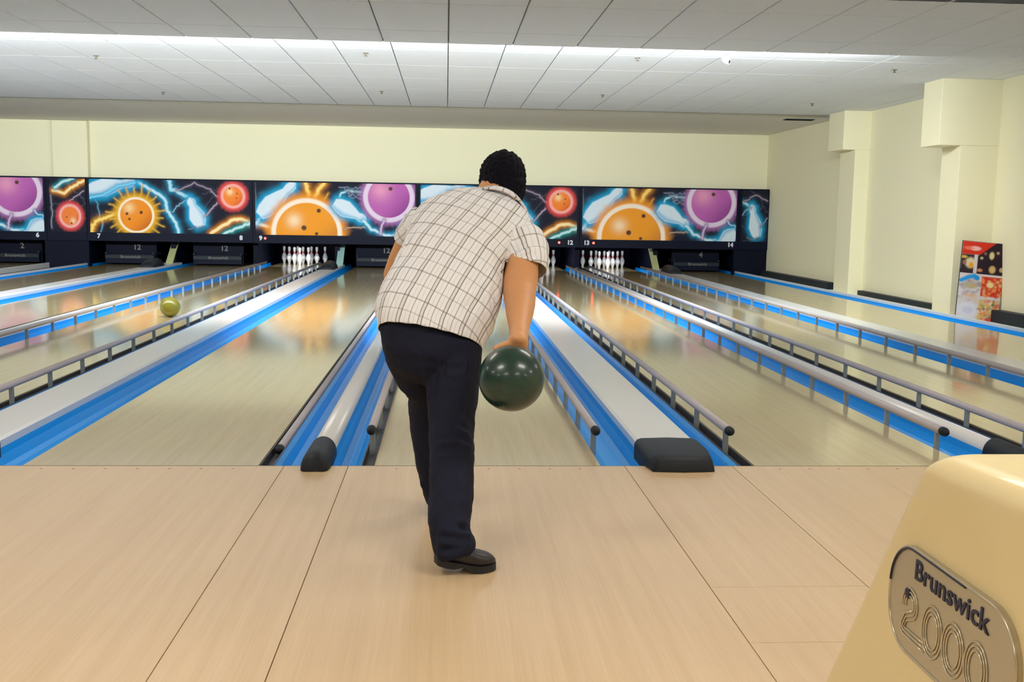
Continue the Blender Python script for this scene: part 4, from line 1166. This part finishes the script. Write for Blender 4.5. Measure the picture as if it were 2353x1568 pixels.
for (x, y, Y, dv, wd_, ln_, dp) in ((1060, 1010, -1.29, (1, 0, -.15), .013, .07, .010), (1030, 1032, -1.32, (1, 0, .12), .012, .06, .007), (1055, 985, -1.26, (1, 0, .2), .011, .05, .005),
                                   (1075, 1212, -1.48, (1, 0, .25), .012, .06, .011), (1050, 1238, -1.51, (1, 0, -.1), .011, .07, .009), (1030, 1262, -1.52, (1, 0, .2), .011, .06, .008),
                                   (1000, 850, -1.16, (.15, 0, -1), .016, .10, .006), (1060, 845, -1.19, (1, 0, .15), .012, .06, .005), (945, 900, -.99, (1, 0, .3), .014, .05, .010), (950, 1120, -.86, (1, 0, .1), .012, .05, .007), (990, 800, -1.18, (.1, 0, -1), .010, .06, .002)):
    fold(at(x, y, Y), dv, wd_, ln_, dp)
me.vertices.foreach_set('co', co.ravel()); me.update()
# back pocket seams
for pts in ([(1020, 828), (1022, 862), (1048, 872), (1074, 862), (1078, 828)],):
    pp = []
    for x, y in pts:
        d = (at(x, y, -1.0) - CAM_LOC).normalized()
        hit, loc, nn, fi = jeans.ray_cast(CAM_LOC, d)
        if hit: pp.append(loc + nn * 0.001)
    if len(pp) > 2:
        bm = bmesh.new(); tube_bm(bm, pp, 0.0018, 6); tag(link('pocket_seam', done(bm, 'pocket_seam'), M['jeans'], jeans, True), 'stitched seam of the back pocket')

# -- shirt
PL = bpy.data.materials.new('shirt_check'); PL.use_nodes = True; nt = PL.node_tree; N = nt.nodes.new; L = nt.links.new
bs = nt.nodes['Principled BSDF']; bs.inputs['Roughness'].default_value = 0.85; bs.inputs['Specular IOR Level'].default_value = 0.2
an = N('ShaderNodeAttribute'); an.attribute_name = 'cloth'; sp = N('ShaderNodeSeparateXYZ'); L(an.outputs['Vector'], sp.inputs[0])


def line(src, period, pos, half, soft):
    """1 on a thread line at pos of every period"""
    a = N('ShaderNodeMath'); a.operation = 'SUBTRACT'; a.inputs[1].default_value = pos; L(src, a.inputs[0])
    w_ = N('ShaderNodeMath'); w_.operation = 'WRAP'; w_.inputs[1].default_value = period / 2; w_.inputs[2].default_value = -period / 2; L(a.outputs[0], w_.inputs[0])
    b = N('ShaderNodeMath'); b.operation = 'ABSOLUTE'; L(w_.outputs[0], b.inputs[0])
    r = N('ShaderNodeMapRange'); r.inputs['From Min'].default_value = half + soft; r.inputs['From Max'].default_value = half; L(b.outputs[0], r.inputs[0])
    return r.outputs[0]


col_src = None


def layer(fac, amount, col):
    global col_src
    mm = N('ShaderNodeMath'); mm.operation = 'MULTIPLY'; mm.inputs[1].default_value = amount; L(fac, mm.inputs[0])
    mx = N('ShaderNodeMix'); mx.data_type = 'RGBA'; L(mm.outputs[0], mx.inputs[0]); mx.inputs[7].default_value = col
    if col_src is None: mx.inputs[6].default_value = srgb(234, 237, 246)
    else: L(col_src, mx.inputs[6])
    col_src = mx.outputs[2]


U_, V_ = sp.outputs[0], sp.outputs[1]
layer(line(U_, 0.0766, 0.0, 0.0065, 0.002), 0.2, srgb(176, 164, 146))
layer(line(V_, 0.108, 0.0, 0.004, 0.002), 0.15, srgb(176, 166, 150))
layer(line(V_, 0.108, 0.054, 0.0012, 0.0012), 0.4, srgb(110, 104, 100))
layer(line(V_, 0.108, 0.0, 0.0013, 0.0012), 0.55, srgb(84, 80, 80))
layer(line(U_, 0.0766, -0.0065, 0.0011, 0.0012), 0.7, srgb(92, 84, 78))
layer(line(U_, 0.0766, 0.0065, 0.0013, 0.0012), 0.75, srgb(76, 70, 68))
layer(line(U_, 0.0766, 0.0383, 0.0012, 0.0012), 0.6, srgb(112, 106, 102))
layer(line(U_, 0.0766, 0.0225, 0.0008, 0.001), 0.28, srgb(150, 142, 134))
layer(line(U_, 0.0766, -0.0225, 0.0008, 0.001), 0.28, srgb(150, 142, 134))
L(col_src, bs.inputs['Base Color'])
tcn = N('ShaderNodeTexCoord'); nz = N('ShaderNodeTexNoise'); nz.inputs['Scale'].default_value = 420; bp = N('ShaderNodeBump'); bp.inputs['Strength'].default_value = 0.12; bp.inputs['Distance'].default_value = 0.004
L(tcn.outputs['Object'], nz.inputs['Vector']); L(nz.outputs[0], bp.inputs['Height']); L(bp.outputs[0], bs.inputs['Normal'])

bm = bmesh.new()
tr = edges_to_rings(TORSO)
ring_loft(bm, tr, 40, 2.25); ring_loft(bm, edges_to_rings(SL_R)); ring_loft(bm, edges_to_rings(SL_L))
shirt = fuse('shirt', bm, 0.0075, PL, person, 5, (0.07, 0.010))


def hem(o, p, nrm_, centre, radius):
    """cut a garment clean at a hem: everything beyond the plane within radius of centre goes"""
    b_ = bmesh.new(); b_.from_mesh(o.data)
    fs = [f_ for f_ in b_.faces if (f_.calc_center_median() - centre).length < radius]
    ge = list({e for f_ in fs for e in f_.edges}) + list({v for f_ in fs for v in f_.verts}) + fs
    bmesh.ops.bisect_plane(b_, geom=ge, plane_co=p, plane_no=nrm_, clear_outer=True)
    b_.to_mesh(o.data); b_.free()


ha, hb = at(868, 753, -1.05), at(1105, 806, -1.05)
hn = (tr[1][0] - tr[3][0]).normalized(); hd = (hb - ha).normalized(); hn = (hn - hd * hn.dot(hd)).normalized()
hem(shirt, (ha + hb) / 2, hn, (ha + hb) / 2 + hn * 0.1, 0.36)
rr_ = edges_to_rings(SL_R); hem(shirt, rr_[-2][0] * .35 + rr_[-1][0] * .65, (rr_[-1][0] - rr_[-2][0]).normalized(), rr_[-1][0], 0.095)
rr_ = edges_to_rings(SL_L); hem(shirt, rr_[-2][0] * .3 + rr_[-1][0] * .7, (rr_[-1][0] - rr_[-2][0]).normalized(), rr_[-1][0], 0.07)
sol = shirt.modifiers.new('thick', 'SOLIDIFY'); sol.thickness = 0.003; sol.offset = -1
bake(shirt)
me = shirt.data; n = len(me.vertices); co = np.empty(n * 3); me.vertices.foreach_get('co', co); co = co.reshape(-1, 3)
no = np.empty(n * 3); me.vertex_normals.foreach_get('vector', no); no = no.reshape(-1, 3)
for (x, y, Y, dv, wd_, ln_, dp) in ((1148, 640, -1.06, (.25, 0, 1), .016, .11, .012), (1120, 560, -.98, (.5, .1, -.8), .016, .07, .007), (1100, 690, -1.14, (.7, 0, .6), .018, .08, .005), (935, 560, -.95, (.35, 0, 1), .015, .07, .010), (1190, 570, -.93, (1, 0, .45), .012, .05, .008), (1215, 590, -.95, (1, 0, .6), .011, .05, .006),
                                   (900, 690, -1.14, (.3, 0, 1), .018, .07, .006), (960, 720, -1.2, (.35, 0, 1), .02, .08, .005), (1050, 745, -1.2, (.4, 0, 1), .02, .07, .005)):
    fold(at(x, y, Y), dv, wd_, ln_, dp)
me.vertices.foreach_set('co', co.ravel())
# cloth coordinates: across the back and along the spine; along and around each sleeve
cs = np.array([c[:] for c, s, d in tr]); ax = cs[-2] - cs[0]; ax /= np.linalg.norm(ax)
lat = np.array((tr[4][1].normalized())[:]); lat -= ax * (lat @ ax); lat /= np.linalg.norm(lat); nrm = np.cross(ax, lat)
rel = co - cs[0]; tpar = rel @ ax
ctr = np.stack([np.interp(tpar, (cs - cs[0]) @ ax, cs[:, i]) for i in range(3)], 1)
off = co - ctr; ang = np.arctan2(off @ lat, -(off @ nrm) * np.sign((np.array(CAM_LOC) - cs[3]) @ -nrm + 1e-9) * 1.0)
tocam = (np.array(CAM_LOC) - cs[5]) @ nrm
ang = np.arctan2(off @ lat, (off @ nrm) * np.sign(tocam))
cu = off @ lat * 0.55 + ang * 0.175 * 0.45
cl = np.stack([cu - 0.20 * (tpar - 0.3), tpar + 0.16 * cu, np.zeros(n)], 1)      # the shirt twists with the swing
for rows in (SL_R, SL_L):
    rr = edges_to_rings(rows); q = np.array([c[:] for c, s, d in rr]); a = q[-1] - q[0]; ln = np.linalg.norm(a); a /= ln
    d0 = co - q[0]; t0 = d0 @ a; o2 = d0 - t0[:, None] * a; dist = np.linalg.norm(o2, axis=1)
    w1 = np.array(rr[1][1].normalized()[:]); w1 -= a * (w1 @ a); w1 /= np.linalg.norm(w1); w2 = np.cross(a, w1)
    side = (t0 > 0.045) & (dist < 0.12) & (t0 < ln + 0.05)
    if rows is SL_R: side &= (co @ lat) > (np.array(at(1158, 600, -.88)[:]) @ lat)
    else: side &= (co @ lat) < (np.array(at(945, 540, -.74)[:]) @ lat)
    cl[side, 0] = np.arctan2(o2[side] @ w2, o2[side] @ w1) * 0.065; cl[side, 1] = t0[side] + 0.02
at_ = me.attributes.new('cloth', 'FLOAT_VECTOR', 'POINT'); at_.data.foreach_set('vector', cl.astype(np.float32).ravel()); me.update()
# collar: a folded band around the neck
ck = edges_to_rings([(1072, 464, 1206, 512, -.705, .100), (1090, 450, 1200, 490, -.660, .082)])
bm = bmesh.new(); seg = 36; rows_ = []
for (c, s, d), k in ((ck[0], 1.10), (ck[1], 1.03), (ck[1], .97), (ck[0], 1.0)):
    back_ = 1 if d.dot(CAM_LOC - c) > 0 else -1       # which half of the ring is the nape
    rows_.append([bm.verts.new(c + s * k * (1 - 0.12 * (math.sin(2 * PI * q / seg) * back_ < 0)) * math.cos(2 * PI * q / seg) + d * k * (1 if math.sin(2 * PI * q / seg) * back_ > 0 else 0.72) * math.sin(2 * PI * q / seg)) for q in range(seg)])
for i in range(4):
    a, b = rows_[i], rows_[(i + 1) % 4]
    for q in range(seg): bm.faces.new((a[q], a[(q + 1) % seg], b[(q + 1) % seg], b[q]))
me = done(bm, 'collar'); at2 = me.attributes.new('cloth', 'FLOAT_VECTOR', 'POINT')
at2.data.foreach_set('vector', np.array([[v.index % seg * 0.0125, 0.012 + 0.02 * (v.index // seg), 0] for v in me.vertices], np.float32).ravel())
tag(link('collar', me, PL, shirt, True), 'turned-down shirt collar')


# -- shoes
def shoe(heel, toe, lift, label):
    """heel and toe: floor points; lift: how high the heel is raised"""
    heel = Vector(heel); toe = Vector(toe); f = toe - heel; Ln = f.length; f.normalize(); sd = Vector((f.y, -f.x, 0)); up = Vector((0, 0, 1))
    t = bpy.data.objects.new('shoe', None); COL.objects.link(t); t.parent = person; tag(t, label)

    def zl(u): return lift * max(0, 1 - u / 0.66) ** 1.2
    bm = bmesh.new(); rings = []
    for u, w_, h_ in ((0.0, .020, .050), (.03, .032, .072), (.12, .037, .088), (.25, .037, .092), (.38, .038, .082), (.52, .043, .066), (.66, .048, .055), (.8, .046, .046), (.9, .038, .038), (.97, .024, .028), (1.0, .010, .018)):
        c = heel + f * (u * Ln) + up * (zl(u) + 0.014 + h_ / 2); rings.append((c, sd * w_, up * h_ / 2))
    ring_loft(bm, rings, 24, 2.6); fuse('upper', bm, 0.005, M['shoe'], t, 3)
    bm = bmesh.new(); lo = []; hi = []
    outl = [(0.0, .018), (.03, .031), (.12, .039), (.25, .038), (.4, .038), (.55, .045), (.68, .051), (.8, .049), (.9, .041), (.97, .027), (1.0, .012)]
    for sg_ in (1, -1):
        for u, w_ in (outl if sg_ == 1 else outl[::-1]):
            th = 0.022 if u < .28 else (0.010 if u < .42 else 0.014)
            p = heel + f * (u * Ln) + sd * (w_ * sg_) + up * zl(u)
            lo.append(bm.verts.new(p + up * (0.022 - th if u < .42 and lift > 0.03 else 0.001))); hi.append(bm.verts.new(p + up * 0.024))
    n = len(lo)
    for k in range(n): bm.faces.new((lo[k], lo[(k + 1) % n], hi[(k + 1) % n], hi[k]))
    m = n // 2
    for k in range(m - 1):
        bm.faces.new((lo[k], lo[k + 1], lo[n - 2 - k], lo[n - 1 - k])); bm.faces.new((hi[k], hi[k + 1], hi[n - 2 - k], hi[n - 1 - k]))
    link('sole', done(bm, 'sole'), M['sole'], t)


shoe((-0.232, -1.475, 0), (-0.035, -1.415, 0), 0.035, 'dark brown shoe with its toe turned out to the right')
shoe((-0.235, -0.80, 0), (-0.20, -0.53, 0), 0.0, 'dark shoe of the front foot')
